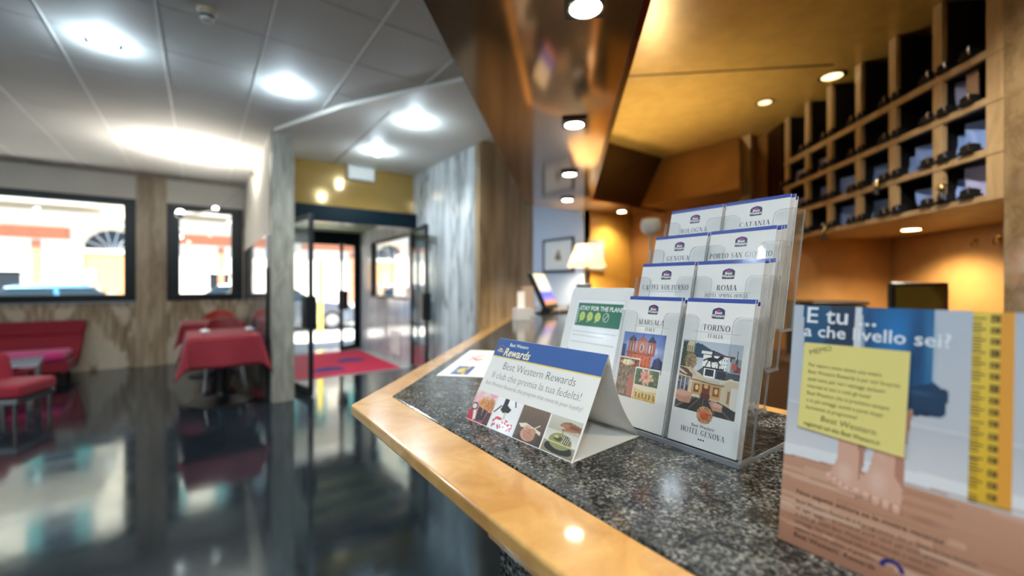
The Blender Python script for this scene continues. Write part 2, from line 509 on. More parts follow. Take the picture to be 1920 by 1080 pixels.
def empty(name, loc, label, cat, rz=0.0, group=None, kind=None):
    o = bpy.data.objects.new(name, None); COL.objects.link(o)
    o.location = loc; o.rotation_euler = (0, 0, rz); o.empty_display_size = 0.05
    return tag(o, label, cat, group, kind)
def child(o, parent, name=None):
    c = o.copy(); COL.objects.link(c); c.parent = parent
    return c
def dup(root, loc, label, rz=None, group=None):
    r = root.copy(); COL.objects.link(r); r.location = loc; r['label'] = label
    if rz is not None: r.rotation_euler = (0, 0, rz)
    if group: r['group'] = group
    for ch in list(root.children):
        c = ch.copy(); COL.objects.link(c); c.parent = r
        for g in list(ch.children):
            d = g.copy(); COL.objects.link(d); d.parent = c
    return r
def struct(name, mb, mats, label, parent=None, cat=None, **k):
    o = obj(name, mb, mats, parent, **k)
    if parent is None: tag(o, label, cat or name.split('_')[0], kind='structure')
    return o
def lamp(name, kind, loc, power, color, parent=None, size=0.05, spot=None, blend=0.5, rot=None):
    d = bpy.data.lights.new(name, kind); d.energy = power; d.color = color
    if kind == 'SPOT': d.spot_size = spot; d.spot_blend = blend; d.shadow_soft_size = size
    elif kind == 'POINT': d.shadow_soft_size = size
    elif kind == 'AREA': d.shape = 'DISK'; d.size = size
    o = bpy.data.objects.new(name, d); COL.objects.link(o); o.location = loc
    if rot: o.rotation_euler = rot
    if parent is not None: o.parent = parent
    return o
def rrect(x0, y0, x1, y1, r, n=5):
    pts = []
    for cx, cy, a0 in ((x1 - r, y0 + r, -90), (x1 - r, y1 - r, 0), (x0 + r, y1 - r, 90), (x0 + r, y0 + r, 180)):
        for i in range(n + 1):
            a = rad(a0 + 90 * i / n); pts.append((cx + r * math.cos(a), cy + r * math.sin(a)))
    return pts
def isect(p, d, q, e):
    det = d[0] * -e[1] + e[0] * d[1]
    t = ((q[0] - p[0]) * -e[1] + e[0] * (q[1] - p[1])) / det
    return (p[0] + d[0] * t, p[1] + d[1] * t)

# ------------------------------------------------------------------ plan of the counter (soffit has the same plan)
O_ = (0.232, 0.843)
U0 = u_of(O_)
F_ = P(U0, 4.43)
def plan(n, f, t, n2, f2, t2, bend=3.485, near=-1.7, tip=None):
    """outer offsets n, f, t (near, far, third arm) and inner offsets n2, f2, t2 from the outer faces"""
    A, B = (0, 1), (1, 0)
    def pts(o1, o2, o3):
        p1 = (O_[0] + o1, 0); p2 = P(U0 + o2, 0); p3 = (0, F_[1] - o3)
        return [(O_[0] + o1, near), isect(p1, A, p2, CD), isect(p2, CD, p3, B), (bend if tip is None else tip, F_[1] - o3)]
    return pts(n, f, t) + pts(n2, f2, t2)[::-1]

# ------------------------------------------------------------------ the setting: floor and ceilings
fl = struct('floor', MB().box(-6.2, -3.7, -0.12, 6.2, A_WIN, 0.0), 'polished dark floor', 'dark grey polished lobby floor mirroring the windows')
vest = struct('floor_entrance', MB().box(0.9, A_GOLD + 0.1, 0.0, B_MARB - 0.02, A_WIN + 0.1, 0.006), 'pale stone floor', 'pale stone floor of the glazed entrance')
cl = struct('ceiling', MB().prism([(-6.2, -3.7), (6.2, -3.7), (6.2, A_TRAV + 0.1), (B_MARB + 0.1, A_TRAV + 0.1), (B_MARB + 0.1, A_WIN + 0.15), (-6.2, A_WIN + 0.15)], HC + 0.012, HC + 0.2),
            'ceiling white', 'white tiled lobby ceiling with lamps')
TB = 0.6
tile0 = None
b_lines = [-3.19 + 0.593 * i for i in range(9)]
entry = [(0.63, 5.36), (0.854, 5.36), (0.854, A_GOLD), (B_MARB, A_GOLD), (B_MARB, 3.4), (2.05, 2.55), (1.70, 3.17), (1.08, 4.25)]   # lower entrance ceiling
for i, x in enumerate(b_lines):
    for j in range(10):
        y = 2.12 + 0.635 * j + 0.0
        if x > 1.8 and y < 1.5: continue
        if x + 0.3 > 0.63 and y > 6.2: continue
        if tile0 is None:
            tile0 = obj('ceiling_tile', MB().box(0.003, 0.003, 0, 0.59, 0.632, 0.014), 'ceiling white', cl, (x, y, HC), bevel=0.002, seg=1)
        else:
            t = child(tile0, cl); t.location = (x, y, HC)
rail0 = None
for x in b_lines:
    mb = MB().box(-0.005, 0, 0, 0.004, 6.9 if x < 0.5 else 2.4, 0.007)
    obj('ceiling_rail', mb, 'ceiling rail', cl, (x, 2.1, HC - 0.005))
ce = struct('ceiling_entrance', MB().prism(entry, HC - 0.035, HC + 0.004), 'wall white', 'plain lower ceiling in front of the entrance doors')
obj('seam', MB().box(-0.004, 0, 0, 0.004, 2.2, 0.004), 'dark grey plastic', ce, (1.49, 4.05, HC - 0.038))
vc = struct('ceiling_vestibule', MB().box(0.86, A_GOLD + 0.12, 2.42, 2.9, A_WIN + 0.2, 2.6), 'wall white', 'slatted ceiling of the glazed entrance')
for k in range(9):
    y = A_GOLD + 0.22 + k * 0.3
    obj('slat', MB().box(0.87, y, 2.36, B_MARB, y + 0.2, 2.41), 'slat green' if k % 2 == 0 else 'slat blue', vc)

# window wall, seen through a stone column
wm = MB()
zs0, zs1 = 1.045, 2.66
win1 = (-3.9, -0.834); win2 = (-0.452, 0.60)
wm.box(-6.2, A_WIN, 0, 0.72, A_WIN + 0.3, zs0)
wm.box(-6.2, A_WIN, zs0, win1[0], A_WIN + 0.3, HC + 0.05)
wm.box(win1[1], A_WIN, zs0, win2[0], A_WIN + 0.3, HC + 0.05)
wm.box(win2[1], A_WIN, zs0, 0.75, A_WIN + 0.3, HC + 0.05)
wm.box(win1[0], A_WIN, zs1, win1[1], A_WIN + 0.3, HC + 0.05)
wm.box(win2[0], A_WIN, zs1, win2[1], A_WIN + 0.3, HC + 0.05)
ww = struct('wall_window', wm, 'bookmatched travertine', 'bookmatched travertine wall with two street windows')
obj('blind_panel', MB().box(win1[0], A_WIN - 0.02, zs1, win1[1], A_WIN, HC), 'wall white', ww, bevel=0.004)
obj('blind_panel', MB().box(win2[0], A_WIN - 0.02, zs1 - 0.02, win2[1] + 0.02, A_WIN, HC), 'wall white', ww, bevel=0.004)
obj('column', MB().box(win1[1], A_WIN - 0.035, 0.0, win2[0], A_WIN, HC), 'column stone', ww)
def window(name, x0, x1, y0, y1, z0, z1, label, axis='x', fr=0.11, side=0.14, mat='black frame'):
    w = empty(name, (0, 0, 0), label, 'window', kind='structure')
    def bar(nm, u0, u1, za, zb):
        if axis == 'x': m = MB().box(u0, y0, za, u1, y1, zb)
        else: m = MB().box(y0, u0, za, y1, u1, zb)
        obj(nm, m, mat, w, bevel=0.006)
    bar('frame_bar', x0, x1, z0, z0 + fr); bar('frame_bar', x0, x1, z1 - fr, z1)
    bar('frame_bar', x0, x0 + side, z0 + fr, z1 - fr); bar('frame_bar', x1 - side, x1, z0 + fr, z1 - fr)
    ym = (y0 + y1) / 2
    if axis == 'x': m = MB().box(x0 + side, ym - 0.004, z0 + fr, x1 - side, ym + 0.004, z1 - fr)
    else: m = MB().box(ym - 0.004, x0 + side, z0 + fr, ym + 0.004, x1 - side, z1 - fr)
    obj('pane', m, 'window glass', w)
    return w
window('window_1', win1[0], win1[1], A_WIN - 0.03, A_WIN + 0.09, zs0, zs1, 'wide black framed street window left of the stone column')
window('window_2', win2[0], win2[1], A_WIN - 0.03, A_WIN + 0.09, zs0, zs1 - 0.02, 'narrow black framed street window right of the stone column', side=0.17)
obj('sill_strip', MB().box(win1[0], A_WIN - 0.03, zs0 - 0.02, win1[1], A_WIN, zs0), 'steel', ww)

# partition between lobby and entrance, ending in the pillar
pw = struct('wall_partition', MB().box(0.63, 5.55, 0, 0.72, A_WIN, HC + 0.01), 'wall white', 'white partition between the lobby tables and the entrance')
obj('gloss_panel', MB().box(0.60, 5.56, 0.0, 0.63, A_WIN - 0.3, 1.88), 'gloss panel', pw, bevel=0.003)
obj('edge_trim', MB().box(0.592, 5.535, 0.0, 0.632, 5.56, 1.5), 'black frame', pw)
pl = struct('pillar', MB().box(0.63, 5.33, 0, 0.854, 5.56, HC + 0.004), 'pillar stone', 'grey green stone pillar beside the entrance doors', cat='pillar', bevel=0.006)
ps = struct('wall_partition_inner', MB().box(0.722, 5.56, 0, 0.854, A_WIN, HC), 'wall white', 'inner white face of the entrance partition')

# gold wall with the door opening
gw = struct('wall_gold', MB().box(0.854, A_GOLD, 2.17, B_MARB, A_GOLD + 0.1, HC), 'gold laminate', 'glossy gold panel wall over the entrance doors')
# marble wall right of the doors, lobby part and low entrance part
mw = struct('wall_marble', MB().box(B_MARB, A_TRAV + 0.1, 0, B_MARB + 0.12, A_GOLD + 0.18, HC), 'grey marble', 'grey veined marble wall right of the entrance doors')
lm = struct('wall_entrance_right', MB().box(B_MARB, A_GOLD + 0.18, 0, B_MARB + 0.14, A_WIN + 0.1, 1.05).box(B_MARB, A_GOLD + 0.18, 2.12, B_MARB + 0.14, A_WIN + 0.1, 2.6)
            .box(B_MARB, 8.35, 1.05, B_MARB + 0.14, A_WIN + 0.1, 2.12), 'entrance marble', 'low marble wall of the entrance under its side window')
window('window_3', A_GOLD + 0.18, 8.35, B_MARB + 0.02, B_MARB + 0.1, 1.05, 2.12, 'side window of the glazed entrance above the low marble wall', axis='y', fr=0.05, side=0.07)
hq = at_b(811, B_MARB)
lh = empty('lever_handle', (B_MARB, hq[1], zof(569, hq[2])), 'small dark lever handle on the grey marble wall', 'handle')
obj('rose', MB().cyl((0, 0, 0), (-0.012, 0, 0), 0.026, n=18), 'steel', lh); obj('lever', MB().tube([(-0.01, 0, 0), (-0.05, 0, 0), (-0.055, -0.02, 0), (-0.055, -0.13, 0)], 0.010, 8), 'black frame', lh)
gr = empty('air_vent', (B_MARB, 7.03, 0.12), 'white louvred air vent low on the marble entrance wall', 'vent')
obj('vent_frame', MB().box(-0.012, -0.2, 0, 0, 0.2, 0.02).box(-0.012, -0.2, 0.38, 0, 0.2, 0.40).box(-0.012, -0.2, 0.02, 0, -0.18, 0.38).box(-0.012, 0.18, 0.02, 0, 0.2, 0.38), 'white plastic', gr)
for k in range(9):
    obj('louvre', MB().add([(-0.012, -0.18, 0.03 + k * 0.04), (-0.012, 0.18, 0.03 + k * 0.04), (-0.002, 0.18, 0.055 + k * 0.04), (-0.002, -0.18, 0.055 + k * 0.04)], [(0, 1, 2, 3)]), 'white plastic', gr, solid=0.003)
# travertine wall, daylight tinted wall, ochre wall, brown wall
B_TINT, A_OCH, B_BR = 3.49, 3.41, 4.30
tw = struct('wall_travertine', MB().box(B_MARB + 0.0, A_TRAV, 0, B_TINT + 0.1, A_TRAV + 0.1, HC), 'warm travertine', 'warm streaked travertine wall behind the counter end')
bw = struct('wall_blue', MB().box(B_TINT, A_OCH, 0, B_TINT + 0.1, A_TRAV, HC), 'pale blue wall', 'pale blue wall with a framed print')
ow = struct('wall_ochre', MB().box(B_TINT + 0.004, A_OCH, 0, B_BR + 0.1, A_OCH + 0.1, ZG), 'ochre wall', 'glossy ochre wall behind the table lamp')
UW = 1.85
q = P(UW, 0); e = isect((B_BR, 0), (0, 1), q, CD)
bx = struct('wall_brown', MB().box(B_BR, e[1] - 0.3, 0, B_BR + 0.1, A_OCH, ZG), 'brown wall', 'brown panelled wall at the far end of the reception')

# walls out of view that close the hall
struct('wall_left', MB().box(-6.3, -3.8, 0, -6.2, A_WIN + 0.3, HC + 0.1), 'wall white', 'white end wall of the lobby beyond the red seats')
struct('wall_back', MB().box(-6.3, -3.8, 0, 6.3, -3.7, HC + 0.1), 'wall white', 'white rear wall of the lobby opposite the windows')
struct('wall_right', MB().box(6.2, -3.7, 0, 6.3, A_TRAV + 0.1, HC + 0.1), 'wall white', 'white side wall of the hall behind the reception')

# reception side: niche walls, pier, post
def uvbox(u0, v0, z0, u1, v1, z1, mb=None, m=0):
    mb = mb or MB()
    lo = [P(u0, v0), P(u1, v0), P(u1, v1), P(u0, v1)]
    return mb.hex([(p[0], p[1], z0) for p in lo], [(p[0], p[1], z1) for p in lo], m)
V_PIER = v_of(at_u(1886, UW)[:2])
V_END = 3.80
nw = struct('wall_niche', uvbox(2.60, V_PIER - 0.4, 0, 2.70, V_END + 0.1, ZG), 'niche wall', 'lit amber wall under the key rack')
ne = struct('wall_niche_end', uvbox(UW + 0.02, V_END, 0, 2.60, V_END + 0.1, 1.70), 'niche wall', 'shadowed amber end wall under the key rack')
rb = struct('wall_behind_rack', uvbox(2.3, V_PIER, 1.72, 2.36, 5.6, ZG), 'black backing', 'black back wall of the key rack')
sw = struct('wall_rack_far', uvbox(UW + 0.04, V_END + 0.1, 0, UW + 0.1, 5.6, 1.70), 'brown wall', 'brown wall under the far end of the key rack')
sd = struct('wall_rack_side', uvbox(UW + 0.02, v_of(at_u(1464, UW)[:2]) + 0.02, 1.7, UW + 0.1, 5.6, ZG), 'dark bronze', 'dark bronze panel between rack and corner post')
pr = struct('wall_pier', MB().prism([P(UW + 0.19, -2.6), P(UW + 0.5, -2.6), P(UW + 0.35, V_PIER), P(UW - 0.01, V_PIER)], 0, ZG), 'pier stone', 'polished brown stone pier right of the key rack', bevel=0.004)
po = at_b(1395, B_BR)
pp_ = at_b(1396, 4.19)
struct('trim_post', MB().box(pp_[0], pp_[1] - 0.055, 0, pp_[0] + 0.09, pp_[1] + 0.045, ZG), 'oak rack', 'slim oak corner post left of the key rack', cat='post', bevel=0.004)

# reception ceiling (gold) and soffit (bronze)
sof = plan(0, 0, 0, 0.64, 0.64, 0.6, bend=4.30)
gc_poly = [sof[7], sof[6], sof[5], (4.18, sof[4][1]), (4.36, 2.9), (4.36, 1.2)] 
gc = struct('ceiling_reception', MB().prism([(0.85, -2.6), sof[6], sof[5], (4.4, sof[5][1]), (4.4, 1.0), P(2.8, 2.0), P(2.8, -2.6)], ZG, ZG + 0.06), 'gold ceiling', 'glossy gold panelled ceiling inside the reception')
s0, s1 = pixd(1165, 143, (ZG - EYE) * FOC / (HOR - 143)), pixd(1562, 121, (ZG - EYE) * FOC / (HOR - 121))
obj('seam', MB().tube([(s0[0], s0[1], ZG - 0.001), (s1[0], s1[1], ZG - 0.001)], 0.006), 'black plastic', gc)
so = struct('ceiling_soffit', MB().prism(sof, ZS, HC + 0.02), 'bronze mirror', 'mirror bronze soffit hanging over the counter')
obj('edge_strip', MB().prism(plan(0.628, 0.628, 0.588, 0.652, 0.652, 0.612, bend=4.2), ZS - 0.006, ZS + 0.05), 'edge lacquer', so)  # strip standing in for reflections at the soffit edge
df = struct('trim_fascia', MB().box(sof[5][0] + 0.02, sof[5][1] - 0.03, ZS + 0.012, 4.28, sof[5][1] - 0.012, ZG), 'dark bronze', 'dark bronze fascia above the far counter end', cat='fascia')
sl = struct('trim_slope', MB().add([(3.80, sof[5][1] - 0.03, ZS + 0.01), (4.30, sof[5][1] - 0.03, ZS + 0.01), (4.30, sof[5][1] - 0.03, ZG), (4.18, sof[5][1] - 0.03, ZG),
            (3.80, 1.838, ZS + 0.01), (4.30, 2.07, ZS + 0.01), (4.30, 2.07, ZG), (4.18, 2.022, ZG)], [(0, 1, 2, 3), (7, 6, 5, 4), (0, 4, 5, 1), (1, 5, 6, 2), (2, 6, 7, 3), (3, 7, 4, 0)]),
            'brown wall', 'sloping brown panel above the far reception wall', cat='panel')

# ------------------------------------------------------------------ entrance doors
hb = struct('door_header', MB().box(0.86, A_GOLD - 0.14, 2.16, B_MARB + 0.06, A_GOLD, 2.38), 'petrol frame', 'dark petrol door operator bar over the entrance', cat='door bar', bevel=0.008)
def leaf(name, hx, hy, ex, ey, label, hz):
    d = Vector((ex - hx, ey - hy, 0)); w = d.length
    r = empty(name, (hx, hy, 0), label, 'door', math.atan2(d.y, d.x), kind='structure')
    obj('stile', MB().box(0, -0.022, 0.01, 0.05, 0.022, 2.14), 'petrol frame', r, bevel=0.004)
    obj('stile', MB().box(w - 0.06, -0.022, 0.01, w, 0.022, 2.14), 'black frame', r, bevel=0.004)
    obj('rail', MB().box(0.05, -0.022, 0.01, w - 0.06, 0.022, 0.10), 'black frame', r, bevel=0.004)
    obj('rail', MB().box(0.05, -0.022, 2.08, w - 0.06, 0.022, 2.14), 'petrol frame', r, bevel=0.004)
    obj('pane', MB().box(0.05, -0.005, 0.10, w - 0.06, 0.005, 2.08), 'door glass', r)
    for sgn in (-1, 1):
        obj('push_handle', MB().box(w - 0.17, sgn * 0.024, hz - 0.19, w - 0.0, sgn * 0.06, hz + 0.19), 'black plastic', r, bevel=0.008)
    return r
leaf('door_1', 0.90, A_GOLD - 0.05, 1.042, 5.375, 'left glass entrance door standing open beside the pillar', 0.99)
leaf('door_2', 2.62, A_GOLD - 0.06, 2.50, 5.40, 'right glass entrance door standing open against the marble wall', 1.0)
# outer doorway to the street
of = struct('door_frame_street', MB().box(0.86, A_WIN, 2.10, B_MARB, A_WIN + 0.08, 2.2).box(0.86, A_WIN, 0, 0.94, A_WIN + 0.08, 2.1).box(B_MARB - 0.08, A_WIN, 0, B_MARB, A_WIN + 0.08, 2.1)
            .box(0.86, A_WIN, 2.2, B_MARB, A_WIN + 0.06, 2.5), 'petrol frame', 'dark outer door frame at the street', cat='door frame')
leaf('door_3', 2.58, A_WIN - 0.02, 2.20, 8.70, 'outer glass street door folded back to the right', 1.0)
leaf('door_4', 0.95, A_WIN - 0.02, 1.10, 8.24, 'outer glass street door folded back to the left', 1.0)

# ------------------------------------------------------------------ counter
ctr = empty('reception_counter', (O_[0], O_[1], 0), 'angled reception counter with maple border and dark granite top', 'counter')
org = Vector((O_[0], O_[1], 0))
def rel(poly): return [(p[0] - O_[0], p[1] - O_[1]) for p in poly]
obj('wood_border', MB().prism(rel(plan(0, 0, 0, 0.64, 0.64, 0.64)), ZC - 0.022, ZC - 0.002), 'maple border', ctr, bevel=0.004, seg=3)
obj('lower_edge', MB().prism(rel(plan(0.028, 0.322, 0.20, 0.62, 0.62, 0.62)), ZC - 0.056, ZC - 0.022), 'maple border', ctr, bevel=0.004)
obj('granite_top', MB().prism(rel(plan(0.085, 0.055, 0.06, 0.600, 0.600, 0.600, bend=3.48)), ZC - 0.012, ZC), 'dark granite', ctr, bevel=0.0025)
obj('front_panel', MB().prism(rel(plan(0.042, 0.336, 0.22, 0.44, 0.46, 0.44)), 0.10, ZC - 0.056), 'front granite', ctr)
obj('kick_board', MB().prism(rel(plan(0.08, 0.37, 0.26, 0.42, 0.44, 0.42)), 0.0, 0.10), 'black plastic', ctr)

# ------------------------------------------------------------------ printed pictures: painted grids and flat lettering
class Canvas:
    """a small picture kept as a grid of colours; x runs right, y runs up, both 0..1"""
    def __init__(s, w, h, bg):
        s.w, s.h = w, h
        s.a = np.zeros((h, w, 3)); s.a[:] = bg
        s.X, s.Y = np.meshgrid((np.arange(w) + 0.5) / w, (np.arange(h) + 0.5) / h)
    def put(s, mask, col, al=1.0):
        k = (np.clip(mask, 0, 1) * al)[..., None]
        s.a = s.a * (1 - k) + np.asarray(col, float) * k; return s
    def vgrad(s, y0, y1, c0, c1, x0=0, x1=1):
        t = np.clip((s.Y - y0) / (y1 - y0), 0, 1)[..., None]
        col = np.asarray(c0, float) * (1 - t) + np.asarray(c1, float) * t
        m = ((s.Y >= y0) & (s.Y <= y1) & (s.X >= x0) & (s.X <= x1))[..., None]
        s.a = np.where(m, col, s.a); return s
    def rect(s, x0, y0, x1, y1, col, al=1.0):
        return s.put(((s.X >= x0) & (s.X < x1) & (s.Y >= y0) & (s.Y < y1)).astype(float), col, al)
    def poly(s, pts, col, al=1.0):
        ins = np.zeros(s.X.shape, bool); n = len(pts)
        for i in range(n):
            x0, y0 = pts[i]; x1, y1 = pts[(i + 1) % n]
            if y0 == y1: continue
            c = ((y0 > s.Y) != (y1 > s.Y)) & (s.X < (x1 - x0) * (s.Y - y0) / (y1 - y0) + x0)
            ins ^= c
        return s.put(ins.astype(float), col, al)
    def ell(s, cx, cy, rx, ry, col, al=1.0, soft=0.15, ang=0.0):
        dx, dy = s.X - cx, s.Y - cy
        ca, sa = math.cos(ang), math.sin(ang)
        d = np.sqrt(((dx * ca + dy * sa) / rx) ** 2 + ((-dx * sa + dy * ca) / ry) ** 2)
        return s.put(np.clip((1 - d) / max(soft, 1e-3), 0, 1), col, al)
    def line(s, x0, y0, x1, y1, wd, col, al=1.0):
        dx, dy = x1 - x0, y1 - y0; l2 = dx * dx + dy * dy
        t = np.clip(((s.X - x0) * dx + (s.Y - y0) * dy) / l2, 0, 1)
        d = np.hypot(s.X - x0 - t * dx, s.Y - y0 - t * dy)
        return s.put(np.clip(1.5 - d / wd, 0, 1), col, al)
    def speck(s, x0, y0, x1, y1, amt, seed=1, cell=1):
        r = np.random.RandomState(seed).uniform(-amt, amt, (s.h // cell + 1, s.w // cell + 1))
        r = np.kron(r, np.ones((cell, cell)))[:s.h, :s.w, None]
        m = ((s.X >= x0) & (s.X < x1) & (s.Y >= y0) & (s.Y < y1))[..., None]
        s.a = np.clip(s.a + r * m, 0, 255); return s

class Print:
    """flat printed matter in a frame O + x*S + y*T, facing S x T; pictures and lettering lie in thin layers"""
    def __init__(s, O, S, T, step=0.00008):
        s.O, s.S, s.T = Vector(O), Vector(S).normalized(), Vector(T).normalized()
        s.N = s.S.cross(s.T); s.step = step
        s.v = []; s.f = []; s.c = []
    def pt(s, x, y, l): return s.O + s.S * x + s.T * y + s.N * (s.step * (l + 1))
    def poly(s, pts, col, l=1):
        o = len(s.v); s.v += [s.pt(x, y, l) for x, y in pts]; s.f.append(list(range(o, o + len(pts))))
        c = [float(q) for q in lin(col)] + [1.0]
        s.c += [c] * len(pts); return s
    def rect(s, x0, y0, x1, y1, col, l=1): return s.poly([(x0, y0), (x1, y0), (x1, y1), (x0, y1)], col, l)
    def ell(s, cx, cy, rx, ry, col, l=1, n=20):
        return s.poly([(cx + rx * math.cos(2 * PI * i / n), cy + ry * math.sin(2 * PI * i / n)) for i in range(n)], col, l)
    def canvas(s, cv, x0, y0, x1, y1, l=1, clip=None):
        o = len(s.v); w, h = cv.w, cv.h
        for j in range(h + 1):
            for i in range(w + 1):
                x = x0 + (x1 - x0) * i / w
                ya = y0 if not clip else clip(i / w)
                s.v.append(s.pt(x, ya + (y1 - ya) * j / h, l))
        lc = lin(cv.a)
        for j in range(h):
            for i in range(w):
                q = o + j * (w + 1) + i
                s.f.append([q, q + 1, q + w + 2, q + w + 1])
                c = [float(lc[j, i, 0]), float(lc[j, i, 1]), float(lc[j, i, 2]), 1.0]
                s.c += [c, c, c, c]
        return s
    def text(s, txt, x, y, size, col, l=2, align='CENTER', bold=0.0, shear=0.0, sx=1.0, ang=0.0):
        """sans lettering; y is the baseline"""
        vs, fs = sans(txt, align, bold, shear)
        o = len(s.v); ca, sa = math.cos(ang), math.sin(ang)
        for p in vs:
            a, b = p[0] * size * sx, p[1] * size
            s.v.append(s.pt(x + a * ca - b * sa, y + a * sa + b * ca, l))
        c = [float(q) for q in lin(col)] + [1.0]
        for f in fs: s.f.append([o + i for i in f]); s.c += [c] * len(f)
        return s
    def serif(s, txt, x, y, size, col, l=2, sx=1.0):
        polys, w = serif_polys(txt)
        for pl in polys: s.poly([(x + (q[0] - w / 2) * size * sx, y + q[1] * size) for q in pl], col, l)
        return s
    def build(s, name, parent, mat='printed matter'):
        me = bpy.data.meshes.new(name); me.from_pydata([tuple(p) for p in s.v], [], s.f)
        a = me.color_attributes.new('Col', 'FLOAT_COLOR', 'CORNER')
        a.data.foreach_set('color', np.asarray(s.c, dtype=np.float32).ravel())
        me.materials.append(MATS[mat])
        o = bpy.data.objects.new(name, me); COL.objects.link(o); o.parent = parent
        return o
_sans = {}
def sans(txt, align, bold, shear):
    k = (txt, align, bold, shear)
    if k not in _sans:
        cu = bpy.data.curves.new('lettering', 'FONT'); cu.body = txt; cu.align_x = align; cu.size = 1.0
        cu.resolution_u = 2; cu.offset = bold; cu.shear = shear; cu.fill_mode = 'FRONT'
        to = bpy.data.objects.new('lettering', cu); COL.objects.link(to)
        dg = bpy.context.evaluated_depsgraph_get(); ev = to.evaluated_get(dg); me = ev.to_mesh()
        _sans[k] = ([tuple(v.co) for v in me.vertices], [list(p.vertices) for p in me.polygons])
        ev.to_mesh_clear(); bpy.data.objects.remove(to); bpy.data.curves.remove(cu)
    return _sans[k]

def serif_polys(txt):
    """upright roman capitals drawn with thick stems, hairlines and serifs"""
    out = []; x = 0.0; K, H = 0.15, 0.045
    def R(x0, y0, x1, y1): out.append([(x + x0, y0), (x + x1, y0), (x + x1, y1), (x + x0, y1)])
    def st(cx, y0=0.0, y1=1.0, k=K, a=1, b=1):
        R(cx - k / 2, y0, cx + k / 2, y1)
        if a: R(cx - 0.14, y0, cx + 0.14, y0 + H)
        if b: R(cx - 0.14, y1 - H, cx + 0.14, y1)
    def dg(x0, y0, x1, y1, k): out.append([(x + x0 - k / 2, y0), (x + x0 + k / 2, y0), (x + x1 + k / 2, y1), (x + x1 - k / 2, y1)])
    def arc(cx, cy, rx, ry, a0, a1, k=K, h=H, n=10):
        P0 = []
        for i in range(n + 1):
            a = rad(a0 + (a1 - a0) * i / n); P0.append(((cx + rx * math.cos(a), cy + ry * math.sin(a)), (cx + (rx - k) * math.cos(a), cy + (ry - h) * math.sin(a))))
        for i in range(n):
            (p, q), (r, s_) = P0[i], P0[i + 1]
            out.append([(x + p[0], p[1]), (x + r[0], r[1]), (x + s_[0], s_[1]), (x + q[0], q[1])])
    for ch in txt:
        w = 0.8
        if ch == 'T': w = 0.82; st(0.4, 0, 1, b=0); R(0.04, 1 - H, 0.76, 1); R(0.04, 0.78, 0.07, 1); R(0.73, 0.78, 0.76, 1)
        elif ch == 'O' or ch == 'Q': w = 0.95; arc(0.46, 0.5, 0.42, 0.52, 0, 360, n=20)
        elif ch == 'C': w = 0.85; arc(0.45, 0.5, 0.41, 0.52, 50, 310, n=16); R(0.68, 0.66, 0.71, 0.98)
        elif ch == 'G': w = 0.92; arc(0.45, 0.5, 0.41, 0.52, 50, 310, n=16); R(0.68, 0.66, 0.71, 0.98); R(0.60, 0.04, 0.74, 0.44); R(0.52, 0.40, 0.82, 0.44)
        elif ch in 'RPB':
            w = 0.82; st(0.18); arc(0.34, 0.75, 0.32, 0.25, -90, 90); R(0.18, 1 - H, 0.34, 1); R(0.18, 0.5, 0.36, 0.5 + H)
            if ch == 'R': dg(0.72, 0, 0.42, 0.5, 0.16); R(0.6, 0, 0.84, H)
            if ch == 'B': arc(0.36, 0.26, 0.36, 0.28, -90, 90); R(0.18, 0, 0.36, H)
        elif ch == 'I': w = 0.42; st(0.2)
        elif ch == 'N': w = 0.95; st(0.16, k=H); st(0.76, k=H, a=0); dg(0.72, 0, 0.16, 1, 0.17)
        elif ch == 'M': w = 1.12; st(0.14, k=H); st(0.94); dg(0.52, 0, 0.17, 1, 0.15); dg(0.52, 0, 0.9, 1, H)
        elif ch in 'AΛ': w = 0.86; dg(0.12, 0, 0.42, 1, H); dg(0.74, 0, 0.42, 1, 0.17); R(0.2, 0.32, 0.6, 0.32 + H); R(0.0, 0, 0.26, H); R(0.58, 0, 0.9, H)
        elif ch == 'V': w = 0.84; dg(0.42, 0, 0.12, 1, 0.17); dg(0.42, 0, 0.74, 1, H); R(0.0, 1 - H, 0.26, 1); R(0.6, 1 - H, 0.86, 1)
        elif ch == 'L': w = 0.74; st(0.18); R(0.18, 0, 0.68, H); R(0.65, 0, 0.68, 0.26)
        elif ch in 'EF':
            w = 0.78; st(0.18, a=1 if ch == 'F' else 0); R(0.18, 1 - H, 0.66, 1); R(0.63, 0.78, 0.66, 1); R(0.18, 0.5, 0.48, 0.5 + H); R(0.46, 0.4, 0.49, 0.65)
            if ch == 'E': R(0.04, 0, 0.7, H); R(0.67, 0, 0.7, 0.24)
        elif ch == 'H': w = 0.98; st(0.18); st(0.76); R(0.18, 0.5, 0.76, 0.5 + H)
        elif ch == 'U': w = 0.92; st(0.18, 0.3, 1, a=0); st(0.74, 0.3, 1, k=H, a=0); arc(0.42, 0.32, 0.32, 0.34, 180, 360, k=0.1)
        elif ch == 'S': w = 0.68; arc(0.32, 0.75, 0.25, 0.27, 30, 230, k=0.09); arc(0.32, 0.25, 0.27, 0.27, -150, 60, k=0.1); dg(0.47, 0.38, 0.12, 0.66, 0.2); R(0.53, 0.68, 0.56, 0.96); R(0.06, 0.04, 0.09, 0.34)
        elif ch == 'Y': w = 0.82; st(0.4, 0, 0.5, b=0); dg(0.4, 0.45, 0.12, 1, 0.16); dg(0.4, 0.45, 0.7, 1, H); R(0, 1 - H, 0.26, 1); R(0.56, 1 - H, 0.84, 1)
        elif ch == '-': w = 0.5; R(0.08, 0.36, 0.4, 0.42)
        elif ch == '·': w = 0.4; R(0.12, 0.4, 0.26, 0.54)
        elif ch == ' ': w = 0.42
        x += w + 0.06
    return out, x

